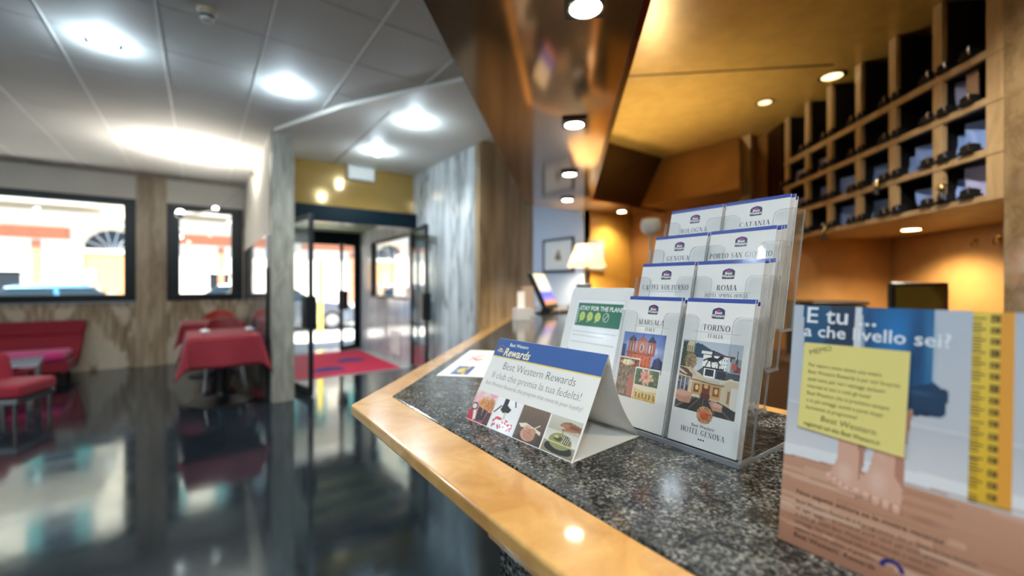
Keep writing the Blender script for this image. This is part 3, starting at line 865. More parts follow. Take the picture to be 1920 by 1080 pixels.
def crest(pr, cx, cy, s, l=1):
    """the blue shield with crown and two-line lettering, s wide"""
    def shape(k):
        w, b, t, p = 0.5 * s * k, -0.42 * s * k, 0.24 * s * k, 0.46 * s * k
        return [(cx - w, cy + b * 0.86), (cx - w * 0.86, cy + b), (cx + w * 0.86, cy + b), (cx + w, cy + b * 0.86), (cx + w * 0.97, cy + t), (cx + w * 0.62, cy + p * 0.82), (cx, cy + p),
                (cx - w * 0.62, cy + p * 0.82), (cx - w * 0.97, cy + t)]
    pr.poly(shape(1.1), (250, 248, 236), l); pr.poly(shape(1.04), (196, 176, 90), l + 0.5); pr.poly(shape(0.99), (22, 40, 112), l + 1)
    c = (206, 40, 120)
    pr.poly([(cx - 0.12 * s, cy + 0.14 * s), (cx + 0.12 * s, cy + 0.14 * s), (cx + 0.19 * s, cy + 0.30 * s), (cx + 0.08 * s, cy + 0.22 * s), (cx, cy + 0.38 * s), (cx - 0.08 * s, cy + 0.22 * s), (cx - 0.19 * s, cy + 0.30 * s)], c, l + 2)
    pr.text('Best', cx, cy - 0.06 * s, 0.33 * s, (255, 250, 224), l + 2, bold=0.02)
    pr.text('Western', cx, cy - 0.30 * s, 0.33 * s, (255, 250, 224), l + 2, bold=0.02, sx=0.82)

BLUE = (22, 62, 158)
INK = (52, 52, 56)

# ------------------------------------------------------------------ leaflet holder with leaflets
HX = c2w(0.282, 0.533)                          # its front right foot on the granite
hold = empty('leaflet_holder', (HX[0], HX[1], ZC), 'clear acrylic stepped leaflet holder with eight pockets', 'leaflet holder', -PI / 2)
LEAN = rad(15)
UP = Vector((0, math.sin(LEAN), math.cos(LEAN)))
NRM = Vector((0, -math.cos(LEAN), math.sin(LEAN)))
YT = [0.004, 0.040, 0.078, 0.127]; ZT = [0.005, 0.062, 0.112, 0.164]
HW = 0.217; PW = HW / 2; PD = 0.034
AC = ['clear acrylic', 'acrylic edge']
obj('base_plate', MB().box(-HW - 0.002, -0.002, 0, 0.002, 0.185, 0.004), 'clear acrylic', hold)
obj('base_edge', MB().box(-HW - 0.003, -0.004, 0, 0.003, -0.002, 0.007).box(0.002, -0.004, 0, 0.0035, 0.185, 0.005), 'acrylic edge', hold)
X1 = Vector((1, 0, 0))
for i in range(4):
    F0 = Vector((0, YT[i] - 0.003, ZT[i])); B0 = F0 + Vector((0, PD, 0))
    hf = 0.186; hc = 0.098
    for c in range(2):
        x0 = -HW + c * PW + 0.001; x1 = x0 + PW - 0.002
        fl_ = 0.028; r = 0.010
        def corner(cx, cy, a0): return [(cx + r * math.cos(rad(a0 + 90 * k / 5)), cy + r * math.sin(rad(a0 + 90 * k / 5))) for k in range(6)]
        out = [(x0, 0), (x1, 0), (x1, hf)] + corner(x1 - fl_ + r, hf - r, 90) + [(x1 - fl_, hc + 0.008), (x1 - fl_ - 0.008, hc), (x0 + fl_ + 0.008, hc), (x0 + fl_, hc + 0.008)] + corner(x0 + fl_ - r, hf - r, 0) + [(x0, hf)]
        obj('pocket_front', MB().plate(F0, X1, UP, out, -0.0022, 0, 1), AC, hold)
    # back plate, floor and the three upright walls of the tier
    obj('pocket_back', MB().plate(B0, X1, UP, [(-HW, 0), (0, 0), (0, 0.178), (-HW, 0.178)], 0.002, 0, 1), AC, hold)
    obj('pocket_floor', MB().box(-HW, F0.y, F0.z - 0.002, 0, B0.y, F0.z).box(-0.0005, F0.y - 0.001, F0.z - 0.003, 0.0022, B0.y + 0.002, F0.z + 0.001, 1), AC, hold)
    for xx, nm in ((-HW - 0.0022, 'side_wall'), (-PW - 0.0012, 'divider'), (0.0, 'side_wall')):
        pl_ = [(F0.y, F0.z), (B0.y, B0.z), (B0.y + UP.y * 0.186, B0.z + UP.z * 0.186), (F0.y + UP.y * 0.186, F0.z + UP.z * 0.186)]
        obj(nm, MB().plate((xx, 0, 0), (0, 1, 0), (0, 0, 1), pl_, 0.0022, 0, 1), AC, hold)
        e0, e1 = F0 + Vector((xx + 0.001, 0, 0)), F0 + Vector((xx + 0.001, 0, 0)) + UP * 0.186
obj('back_leg', MB().plate((0, 0.165, 0.004), (1, 0, 0), Vector((0, 0.10, 0.99)), [(-HW, 0), (0, 0), (0, 0.20), (-HW, 0.20)], 0.002, 0, 1), AC, hold)

def logo_head(pr, w, h, title, sub):
    pr.rect(0, h - 0.0058, w, h, BLUE, 1)
    crest(pr, w * 0.51, h - 0.0215, 0.0185)
    n = len(title); sz = 0.0084; k = min(1.0, 11.5 / max(n, 1)) if n > 9 else 1.0
    pr.serif(title, w * 0.51, h - 0.0470, sz, INK, 3, 0.80 if n > 9 else 0.92)
    pr.rect(w * 0.17, h - 0.0502, w * 0.86, h - 0.0498, (150, 150, 150), 3)
    if sub: pr.serif(sub, w * 0.51, h - 0.0575, 0.0055, INK, 3, 0.9 if len(sub) < 9 else 0.78)

def torino_picture():
    cv = Canvas(78, 96, (206, 208, 206))
    cv.vgrad(0.52, 1.0, (200, 204, 206), (176, 186, 198))
    cv.poly([(0, .82), (.12, .9), (.25, .97), (.36, .95), (.5, .89), (.62, .87), (.72, .84), (.86, .82), (.86, .76), (0, .76)], (46, 72, 92))
    cv.rect(.34, .82, .56, .86, (226, 226, 222)); cv.rect(.55, .80, .9, .835, (104, 66, 62))
    cv.rect(.38, .60, .82, .815, (232, 232, 228))
    for k in range(5):
        for j in range(3): cv.rect(.60 + k * .043, .64 + j * .055, .615 + k * .043, .668 + j * .055, (120, 122, 124))
    cv.rect(0, .54, .1, .98, (52, 66, 54)); cv.speck(0, .54, .12, .98, 34, 3, 2)
    cv.rect(.08, .82, .2, .94, (196, 180, 140)); cv.ell(.14, .95, .06, .04, (214, 200, 164))
    for k in range(3): cv.rect(.095 + k * .035, .82, .108 + k * .035, .92, (120, 104, 74))
    cv.ell(.17, .70, .13, .14, (150, 124, 82), soft=.3); cv.speck(.05, .56, .3, .82, 34, 4, 2)
    cv.rect(.84, .60, 1, .80, (150, 150, 152)); cv.poly([(.9, .62), (.93, .92), (.965, .62)], (70, 78, 88)); cv.rect(.86, .66, .93, .74, (196, 92, 78)); cv.rect(.95, .62, 1, .70, (150, 60, 54))
    cv.rect(.80, .52, 1, .60, (62, 70, 80)); cv.poly([(.3, .56), (.42, .64), (.8, .62), (1, .56), (1, .5), (.3, .5)], (74, 80, 86))
    # mounted bronze figure on its plinth
    D = (24, 26, 30)
    cv.ell(.55, .755, .10, .034, D, soft=.1); cv.poly([(.60, .76), (.68, .83), (.73, .80), (.69, .775), (.64, .74)], D); cv.line(.54, .78, .545, .855, .018, D); cv.ell(.545, .87, .018, .018, D)
    for a, b, c_, d_ in ((.48, .74, .44, .65), (.52, .73, .54, .64), (.62, .74, .68, .69), (.64, .74, .66, .65)): cv.line(a, b, c_, d_, .008, D)
    cv.line(.46, .76, .40, .73, .010, D)
    cv.rect(.40, .625, .74, .642, D); cv.rect(.42, .50, .62, .625, (232, 232, 230)); cv.rect(.445, .52, .595, .612, (38, 42, 52)); cv.rect(.64, .50, .78, .60, (40, 46, 54))
    # hotel hall below the sweeping ceiling
    cv.poly([(0, .0), (1, 0), (1, .52), (.86, .53), (.7, .46), (.5, .47), (.34, .55), (.18, .61), (0, .60)], (214, 196, 164))
    cv.poly([(0, .595), (.12, .585), (.24, .51), (.24, .46), (.1, .48), (0, .50)], (104, 68, 48)); cv.poly([(0, .575), (.1, .53), (.16, .5), (.1, .5), (0, .535)], (226, 212, 190))
    cv.poly([(.7, .46), (.86, .53), (1, .52), (1, .5), (.86, .505), (.72, .435)], (236, 222, 196))
    cv.line(.0, .46, .55, .42, .008, (110, 84, 58)); cv.line(.55, .42, .78, .42, .008, (110, 84, 58))
    cv.rect(0, .22, .2, .45, (66, 78, 104)); cv.speck(0, .22, .2, .45, 50, 5, 3)
    for k in range(3): cv.rect(.05 + k * .07, .22, .065 + k * .07, .45, (198, 186, 164))
    cv.rect(.26, .22, .74, .41, (206, 160, 100)); cv.rect(.30, .27, .39, .39, (128, 72, 34)); cv.rect(.44, .27, .56, .40, (122, 56, 34)); cv.rect(.62, .26, .72, .39, (140, 84, 44))
    cv.ell(.345, .34, .03, .04, (240, 206, 140)); cv.ell(.5, .37, .04, .03, (232, 176, 110)); cv.ell(.67, .33, .03, .04, (238, 200, 140))
    cv.rect(.42, .2, .58, .27, (96, 34, 40)); cv.rect(.28, .19, .40, .24, (222, 214, 200))
    cv.rect(.82, .16, .90, .40, (206, 190, 160)); cv.rect(.84, .2, .88, .36, (160, 120, 70)); cv.rect(.9, .1, 1, .42, (226, 218, 204))
    cv.poly([(0, 0), (1, 0), (1, .12), (.72, .2), (.28, .2), (0, .12)], (48, 44, 44))
    for k in range(5): cv.line(.35 + .07 * k, .2, -.1 + .28 * k, -.05, .006, (128, 118, 96))
    cv.poly([(0, .26), (.2, .25), (.28, .19), (.26, .10), (.1, .09), (0, .12)], (196, 138, 112)); cv.ell(.12, .22, .16, .045, (214, 160, 136))
    cv.poly([(.58, .16), (.64, .21), (.8, .15), (.8, .07), (.66, .07)], (200, 146, 120)); cv.ell(.72, .15, .09, .03, (222, 172, 148))
    return cv
def marsala_picture():
    cv = Canvas(64, 96, (120, 142, 200))
    cv.vgrad(.5, 1.0, (170, 180, 214), (92, 118, 190)); cv.ell(.3, .8, .3, .1, (214, 218, 232), .7, .8); cv.ell(.8, .74, .3, .08, (206, 208, 228), .7, .8)
    S = (196, 96, 62)
    cv.rect(.14, .40, .74, .70, S); cv.rect(.12, .665, .78, .69, (126, 60, 52)); cv.speck(.12, .4, .78, .7, 18, 8, 2)
    for k in range(6): cv.rect(.2 + k * .09, .40, .215 + k * .09, .66, (222, 130, 78))
    for x in (.24, .70): cv.rect(x - .09, .68, x + .09, .86, (176, 92, 78)); cv.rect(x - .04, .71, x + .04, .82, (236, 206, 176)); cv.rect(x - .015, .71, x + .015, .82, (90, 60, 70)); cv.poly([(x - .1, .86), (x - .08, .90), (x, .965), (x + .08, .90), (x + .1, .86)], (44, 48, 66)); cv.line(x, .95, x, 1.0, .008, (44, 48, 66))
    cv.rect(.36, .68, .60, .88, (178, 92, 66)); cv.poly([(.33, .87), (.48, .955), (.63, .87)], (150, 72, 56)); cv.ell(.48, .77, .055, .075, (214, 170, 140)); cv.ell(.48, .77, .03, .06, (86, 52, 50)); cv.line(.48, .95, .48, .99, .008, (70, 56, 60))
    cv.poly([(.74, .40), (.80, .62), (.9, .66), (1, .60), (1, .40)], (52, 58, 96)); cv.ell(.88, .52, .09, .09, (92, 90, 130), .8, .5); cv.rect(0, .52, .1, .8, (66, 78, 120))
    cv.rect(0, .0, 1, .42, (244, 242, 238))
    cv.rect(0, .0, .5, .60, (238, 232, 224)); cv.rect(0, .0, .49, .585, (140, 84, 66)); cv.ell(.2, .52, .2, .06, (236, 220, 176), soft=.4); cv.rect(0, .40, .49, .455, (120, 92, 74)); cv.rect(0, 0, .46, .40, (126, 104, 88)); cv.speck(0, 0, .46, .58, 34, 9, 3); cv.rect(.28, .02, .42, .34, (176, 104, 86))
    cv.rect(.42, .0, .98, .475, (244, 242, 236)); cv.rect(.44, .22, .965, .46, (62, 96, 58)); cv.speck(.44, .22, .965, .46, 26, 10, 2)
    for k in range(16):
        a = k * 2.4; r = .03 + .09 * (k / 16); cv.ell(.69 + r * 1.35 * math.cos(a), .345 + r * math.sin(a), .055, .032, (232, 150 + 20 * (k % 3), 150), soft=.4, ang=a)
    cv.ell(.69, .345, .06, .04, (206, 92, 92), .8, .6)
    cv.vgrad(.0, .22, (214, 176, 90), (232, 216, 178), .44, .965); cv.poly([(.44, .17), (.7, .13), (.965, .16), (.965, .22), (.44, .22)], (238, 226, 200))
    for k in range(6): cv.rect(.5 + k * .08, .03, .53 + k * .08, .10, (150, 96, 44))
    cv.speck(.44, .0, .965, .12, 18, 11, 2)
    return cv

def leaflet(i, c, depth, title, sub, label, group, plainback=False, dx=0.0, lift=0.0):
    """one folded leaflet standing in tier i, column c; depth is its place in the stack"""
    w, h = 0.0985, 0.2095
    x0 = -HW + c * PW + 0.0045 + dx
    q0 = Vector((x0, YT[i] + 0.0025 + depth * 0.0062, ZT[i] + 0.001)) + UP * lift
    wq = hold_M @ q0
    r = empty('leaflet', wq, label, 'leaflet', -PI / 2, group)
    th = 0.0016
    obj('paper', MB().plate((0, 0, 0), X1, UP, [(0, 0), (w, 0), (w, h), (0, h)], -th), 'white paper', r)
    p = Print((0, 0, 0), X1, UP)
    if not plainback:
        logo_head(p, w, h, title, sub)
        if title == 'TORINO':
            p.canvas(torino_picture(), 0.0035, 0.046, 0.0905, 0.146, 1)
            cv = None
            for k in range(14):
                a = k * 0.449; p.ell(0.050 + 0.0085 * math.cos(a), 0.0445 + 0.0085 * math.sin(a), 0.0036, 0.0036, (226, 176 - 8 * (k % 3), 120) if k % 3 else (176, 150, 84), 3, 8)
            for k in range(9):
                a = k * 0.698; p.ell(0.050 + 0.005 * math.cos(a), 0.0445 + 0.005 * math.sin(a), 0.0036, 0.0034, (232, 128 + 14 * (k % 2), 84), 4, 8)
            p.ell(0.050, 0.0445, 0.0036, 0.0034, (206, 84, 58), 5, 10)
            p.text('Best Western', 0.050, 0.0262, 0.0062, INK, 3, sx=0.95)
            p.serif('HOTEL GENOVA', 0.050, 0.0165, 0.0072, INK, 3, 0.82)
            for k in (-1, 0, 1): p.poly([(0.05 + k * 0.0034 + 0.0013 * math.cos(2 * PI * t / 5 + 0.3), 0.011 + 0.0013 * math.sin(2 * PI * t / 5 + 0.3)) for t in range(5)], INK, 3)
        elif title == 'MARSALA':
            p.canvas(marsala_picture(), 0.001, 0.042, 0.082, 0.148, 1)
    else:
        p.rect(0, h - 0.0058, w, h, BLUE, 1)
    p.build('cover_print', r)
    return r
bpy.context.view_layer.update()
hold_M = Matrix.Translation((HX[0], HX[1], ZC)) @ Matrix.Rotation(-PI / 2, 4, 'Z')
CITY = [[('MARSALA', 'ITALY', 'Marsala'), ('TORINO', 'ITALIA', 'Torino')],
        [('CASTEL VOLTURNO', '', 'Castel Volturno'), ('ROMA', 'HOTEL SPRING HOUSE', 'Roma')],
        [('GENOVA', 'ITALY', 'Genova'), ('PORTO SAN GIORGIO', 'FERMO - MARCHE', 'Porto San Giorgio')],
        [('BOLOGNA', '', 'Bologna'), ('CATANIA', '', 'Catania')]]
ROW = ['bottom', 'second', 'third', 'top']
for i in range(4):
    for c in range(2):
        t, s_, nm = CITY[i][c]
        leaflet(i, c, 0, t, s_, dx=(-0.004 if c == 1 and i else 0.0), label='white %s leaflet with blue top band in the %s %s pocket' % (nm, ROW[i], ('left', 'right')[c]), group='city leaflets in the holder')
        nb = 2 if (i, c) != (2, 1) else 3
        for k in range(1, nb + 1):
            leaflet(i, c, k, '', '', 'blue topped leaflet standing %s behind the %s leaflet' % (('directly', 'second', 'third')[k - 1], nm), 'spare leaflets behind the front ones', True,
                    dx=0.0010 * k - (0.001 if c else 0) + (0.004 if (i, c) == (1, 1) and k == 2 else 0), lift=(0.0, -0.0035, -0.001)[k - 1] if i in (0, 3) else 0.0012 * k - 0.002)

# ------------------------------------------------------------------ tent card
tf0, tf1 = Vector(c2w(-0.0785, 0.730)), Vector(c2w(0.0778, 0.546))
tdir = (tf1 - tf0); TW = tdir.length
ta = math.atan2(tdir.y, tdir.x)
TD = 0.150; TH_ = 0.131; SLANT = math.hypot(TH_, TD / 2)
tent = empty('tent_card', (tf0.x, tf0.y, ZC), 'folded triangular tent card with blue band standing on the granite', 'tent card', ta)
TU = Vector((0, TD / 2, TH_)).normalized()
obj('front_panel', MB().plate((0, 0, 0), X1, TU, [(0, 0), (TW, 0), (TW, SLANT), (0, SLANT)], -0.0008), 'white card', tent)
def bk(u, v):                                   # back panel, slightly bowed inwards
    s_ = math.sin(PI * v) * 0.012
    return Vector((u * TW, TD - v * TD / 2, v * TH_)) + Vector((0, -TH_, -TD / 2)).normalized() * s_
obj('back_panel', MB().grid(bk, 2, 10), 'white card', tent, solid=0.0007, smooth=True)
obj('bottom_panel', MB().box(0, 0.001, 0.0004, TW, TD - 0.001, 0.0011), 'white card', tent)
tp = Print((0, 0, 0), X1, TU)
tp.rect(0, 0, TW, SLANT, (240, 238, 230), 0)
b0 = SLANT - 0.033
tp.rect(0, b0, TW, SLANT, (6, 80, 156), 1); tp.rect(0, b0 - 0.0022, TW, b0, (238, 206, 96), 1)
crest(tp, 0.0155, SLANT - 0.0205, 0.0155, 1)
tp.text('Best Western', 0.034, SLANT - 0.0125, 0.0085, (250, 246, 230), 3, 'LEFT', 0.01)
tp.text('Rewards', 0.026, b0 + 0.0025, 0.0205, (250, 238, 190), 3, 'LEFT', 0.02, 0.18, 0.92)
tp.text('Best Western Rewards', TW * 0.5, b0 - 0.0215, 0.0190, (98, 96, 96), 3, bold=-0.014, sx=0.92)
tp.text('Il club che premia la tua fedeltà!', TW * 0.5, b0 - 0.0395, 0.0170, (112, 108, 106), 3, bold=-0.016, sx=0.92)
tp.text('Best Western Rewards, the program that rewards your loyalty!', TW * 0.5, b0 - 0.0525, 0.0094, (146, 142, 136), 3, bold=-0.014, sx=0.90)
def pic_makeup():
    c = Canvas(46, 50, (244, 232, 226)); c.vgrad(0, 1, (190, 60, 80), (246, 226, 216))
    c.poly([(0, .5), (.2, 1), (.4, 1), (.1, .4)], (244, 190, 190)); c.poly([(.6, 1), (1, 1), (.8, .8)], (238, 170, 180))
    c.ell(.55, .62, .26, .26, (216, 146, 76), soft=.4); c.ell(.82, .62, .2, .28, (196, 130, 70), soft=.4); c.speck(.3, .35, 1, .9, 22, 3, 2)
    c.poly([(.36, .5), (.56, .46), (.62, .1), (.5, 0), (.4, .1)], (60, 56, 50)); c.poly([(.6, .46), (.8, .44), (.74, .1), (.6, .06)], (44, 44, 44)); c.poly([(.82, .4), (1, .42), (1, 0), (.74, 0)], (84, 36, 48))
    c.poly([(0, 0), (.34, 0), (.1, .36), (0, .3)], (206, 44, 66)); c.poly([(.1, .54), (.2, .6), (.4, .1), (.3, 0)], (246, 236, 220)); c.ell(.16, .46, .16, .14, (30, 26, 28), soft=.15); c.ell(.16, .46, .12, .10, (236, 220, 210), soft=.15)
    return c
def pic_wine():
    c = Canvas(46, 56, (246, 244, 242)); c.rect(.28, .8, .46, 1, (28, 28, 28)); c.poly([(.28, .84), (.24, .62), (.36, .55), (.6, .6), (.66, .72), (.48, .8)], (36, 34, 32)); c.poly([(.46, 1), (.8, 1), (.78, .86), (.66, .8), (.5, .84)], (250, 250, 250)); c.line(.72, .98, .78, .84, .02, (52, 48, 46))
    c.line(.02, .5, .22, .74, .02, (36, 34, 32)); c.line(.46, .56, .5, .4, .03, (206, 190, 150)); c.line(.5, .56, .44, .38, .02, (228, 214, 186))
    r = np.random.RandomState(5)
    for k in range(34):
        x, y = r.uniform(.12, .9), r.uniform(.06, .42)
        if y < .42 - .25 * abs(x - .45): c.ell(x, y, .05, .03, ((206, 40, 70), (228, 96, 120), (190, 60, 60))[k % 3], soft=.3, ang=k)
    c.ell(.3, .36, .16, .05, (216, 60, 80), soft=.3)
    return c
def pic_hands():
    c = Canvas(56, 60, (110, 88, 70)); c.vgrad(0, 1, (84, 62, 50), (126, 104, 84))
    for k in range(9): c.line(.06 + k * .12, 1, .2 + k * .09, .35, .012, (88, 68, 54), .6)
    c.poly([(.0, .0), (.3, .3), (.36, .1), (.4, 0)], (66, 46, 44)); c.poly([(.06, .44), (.3, .52), (.9, .40), (.9, .30), (.5, .42), (.16, .36)], (236, 224, 204)); c.line(.62, .42, .8, .56, .02, (220, 210, 190))
    S = (216, 160, 130)
    c.ell(.48, .22, .28, .2, S, soft=.15); c.ell(.42, .36, .16, .13, (226, 176, 146), soft=.2); c.ell(.6, .34, .16, .1, (206, 146, 118), soft=.2)
    for k in range(4): c.line(.3 + .02 * k, .3 - .055 * k, .72 - .03 * k, .22 - .05 * k, .012, (170, 112, 86)); c.line(.36, .4 - .03 * k, .56, .36 - .03 * k, .008, (184, 126, 100))
    c.rect(.84, 0, 1, .3, (70, 54, 46))
    return c
def pic_bell():
    c = Canvas(56, 60, (206, 202, 180)); c.vgrad(0, 1, (150, 138, 104), (206, 204, 188)); c.vgrad(.3, .62, (232, 228, 216), (210, 206, 190))
    c.rect(0, 0, 1, .18, (150, 132, 96)); c.ell(.5, .2, .44, .13, (24, 34, 30), soft=.08); c.rect(.08, .12, .92, .2, (24, 34, 30)); c.ell(.5, .12, .42, .09, (20, 28, 26), soft=.08)
    c.ell(.5, .3, .4, .085, (170, 158, 92), soft=.1); c.ell(.5, .36, .37, .22, (150, 146, 92), soft=.06); c.ell(.42, .42, .16, .08, (70, 74, 40), soft=.4); c.ell(.68, .42, .14, .13, (54, 44, 34), soft=.3); c.ell(.36, .46, .1, .05, (206, 204, 120), soft=.5)
    for k in range(4): c.line(.56 + k * .06, .34, .6 + k * .06, .5, .012, (226, 218, 190))
    c.rect(.1, .285, .9, .31, (226, 216, 150), .8); c.rect(.46, .56, .54, .66, (180, 170, 120)); c.ell(.5, .67, .06, .03, (120, 96, 60))
    c.poly([(.34, .76), (.42, .86), (.62, .92), (1, .86), (1, .7), (.8, .74), (.64, .68), (.5, .74)], (150, 96, 64)); c.ell(.52, .8, .17, .06, (176, 118, 82), soft=.3); c.ell(.8, .8, .2, .06, (120, 74, 50), soft=.4); c.line(.5, .68, .86, .72, .03, (170, 110, 74))
    return c
ph = 0.0515; pw = TW / 4
for k, fn in enumerate((pic_makeup, pic_wine, pic_hands, pic_bell)):
    tp.canvas(fn(), k * pw, 0.001, (k + 1) * pw - 0.003, ph, 1)
tp.build('front_print', tent)

# ------------------------------------------------------------------ flat leaflet lying on the granite
g0, g1, g2 = [Vector(pix(x, y, ZC + 0.001)[:2]) for x, y in ((818, 704), (882, 657), (913, 707.5))]
gd = (g2 - g0).normalized()
fa = math.atan2(gd.y, gd.x)
flat = empty('flat_leaflet', (g0.x, g0.y, ZC + 0.0004), 'white leaflet with red scribble lying flat behind the tent card', 'leaflet', fa)
fw, fh = 0.20, (g1 - g0).length
sk = (g1 - g0); lx = sk.dot(gd); ly = sk.dot(Vector((-gd.y, gd.x)))
LYD = Vector((lx, ly, 0)).normalized()
obj('paper', MB().plate((0, 0, 0), X1, (0, 1, 0), [(0, 0), (fw, 0), (fw + lx, ly), (lx, ly)], 0.0006), 'white paper', flat)
class Skew(Print):
    def __init__(s, O, S, T): s.O, s.S, s.T = Vector(O), Vector(S), Vector(T); s.N = Vector((0, 0, 1)); s.step = 0.00012; s.v = []; s.f = []; s.c = []
fp = Skew((0, 0, 0.0007), (1, 0, 0), LYD)
fp.rect(0.028, 0.02, 0.076, 0.13, (52, 84, 150), 1); fp.ell(0.05, 0.07, 0.013, 0.03, (206, 186, 90), 2); fp.rect(0.058, 0.02, 0.064, 0.13, (200, 190, 110), 2); fp.rect(0.03, 0.03, 0.036, 0.08, (90, 130, 190), 2)
pts = [(0.03, 0.20), (0.045, 0.235), (0.06, 0.21), (0.075, 0.225), (0.08, 0.29), (0.095, 0.31), (0.11, 0.30), (0.13, 0.33), (0.15, 0.31)]
for k in range(len(pts) - 1):
    (xa, ya), (xb, yb) = pts[k], pts[k + 1]
    fp.poly([(xa, ya), (xb, yb), (xb, yb + 0.028), (xa, ya + 0.028)], (214, 96, 96), 1)
for k in range(4): fp.ell(0.038 + 0.009 * k, 0.29 + 0.012 * (k % 2), 0.008, 0.03, (232, 150, 146), 1); fp.ell(0.04 + 0.009 * k, 0.29 + 0.012 * (k % 2), 0.004, 0.018, (240, 226, 218), 2)
fp.rect(0.125, 0.02, 0.1262, 0.22, (190, 186, 180), 1)
fp.build('print', flat)

# ------------------------------------------------------------------ STAY FOR THE PLANET card behind
fb = c2w(0.080, 0.906)
fr = empty('information_card', (fb[0], fb[1], ZC + 0.0005), 'white framed environment card leaning behind the tent card', 'card stand', -PI / 2)
FU = Vector((0, 0.0695, 0.2205)).normalized(); FN = X1.cross(FU)
FW, FH = 0.165, 0.232
obj('frame', MB().plate((0, 0, 0), X1, FU, rrect(0, 0, FW, FH, 0.006), -0.005), 'white plastic', fr, bevel=0.001)
obj('stand_leg', MB().plate((FW * 0.3, 0.005, 0), X1, Vector((0, -0.30, 1)).normalized() if False else Vector((0, 0.02, 0.2)).normalized(), [(0, 0), (0.05, 0), (0.03, 0.10), (0.02, 0.10)], -0.003) if False else MB().box(FW * 0.3, 0.01, 0, FW * 0.7, 0.085, 0.004), 'white plastic', fr)
ip = Print((0, 0, 0), X1, FU, 0.00015)
m_ = 0.021
ip.rect(m_, 0.012, FW - 0.012, FH - 0.026, (222, 206, 210), 1); ip.rect(m_ + 0.001, 0.013, FW - 0.013, FH - 0.027, (240, 243, 244), 2)
gx0, gy0, gx1, gy1 = m_ + 0.008, FH - 0.083, FW - 0.016, FH - 0.034
ip.rect(gx0, gy0, gx1, gy1, (36, 112, 84), 3)
ip.text('STAY FOR THE PLANET', gx0 + 0.007, gy1 - 0.0155, 0.0130, (246, 250, 244), 4, 'LEFT', 0.02, 0.0, 0.90)
for k in range(6): ip.rect(gx0 + 0.0018, gy0 + 0.006 + k * 0.0058, gx0 + 0.0052, gy0 + 0.0095 + k * 0.0058, (210, 232, 220), 4)
for k in range(4):
    cx, cy = gx0 + 0.0175 + k * 0.0215, gy0 + 0.0205
    col = (206, 222, 120)
    if k < 3:
        ip.ell(cx, cy, 0.0078, 0.0095, col, 4, 16); ip.poly([(cx - 0.007, cy - 0.013), (cx - 0.0045, cy - 0.0125), (cx + 0.001, cy - 0.003), (cx - 0.003, cy - 0.004)], col, 4)
        for j in (-1, 0, 1): ip.rect(cx - 0.004, cy - 0.0005 + j * 0.004, cx + 0.004, cy + 0.0008 + j * 0.004, (130, 176, 96), 5)
    else:
        for a in range(18):
            t0, t1 = 2 * PI * a / 18, 2 * PI * (a + 1) / 18
            ip.poly([(cx + 0.0078 * math.cos(t0), cy + 0.0095 * math.sin(t0)), (cx + 0.0078 * math.cos(t1), cy + 0.0095 * math.sin(t1)), (cx + 0.0066 * math.cos(t1), cy + 0.0083 * math.sin(t1)), (cx + 0.0066 * math.cos(t0), cy + 0.0083 * math.sin(t0))], (220, 238, 226), 4)
        ip.poly([(cx - 0.006, cy - 0.006), (cx - 0.005, cy - 0.007), (cx + 0.006, cy + 0.006), (cx + 0.005, cy + 0.007)], (220, 238, 226), 4)
for k, yy in enumerate((FH - 0.096, FH - 0.104, FH - 0.118)):
    ip.rect(gx0 - 0.002, yy, gx1 - 0.004 - 0.03 * (k == 1), yy + 0.0012, (186, 190, 194), 4)
for k in range(3):
    yy = FH - 0.142 - k * 0.0185
    ip.rect(gx0 + 0.006, yy, gx0 + 0.040, yy + 0.0048, (96, 128, 116), 4)
    if k == 2: ip.ell(gx0 - 0.004, yy + 0.003, 0.004, 0.004, (90, 110, 104), 4); ip.ell(gx0 - 0.004, yy + 0.003, 0.0028, 0.0028, (238, 240, 240), 5)
    else: ip.poly([(gx0 - 0.006, yy - 0.001), (gx0 - 0.002, yy - 0.001), (gx0 - 0.0025, yy + 0.009), (gx0 - 0.0055, yy + 0.009)], (96, 104, 104), 4)
    ip.rect(gx0 + 0.006, yy - 0.006, gx1 - 0.01, yy - 0.0050, (206, 208, 210), 4)
ip.build('front_print', fr)

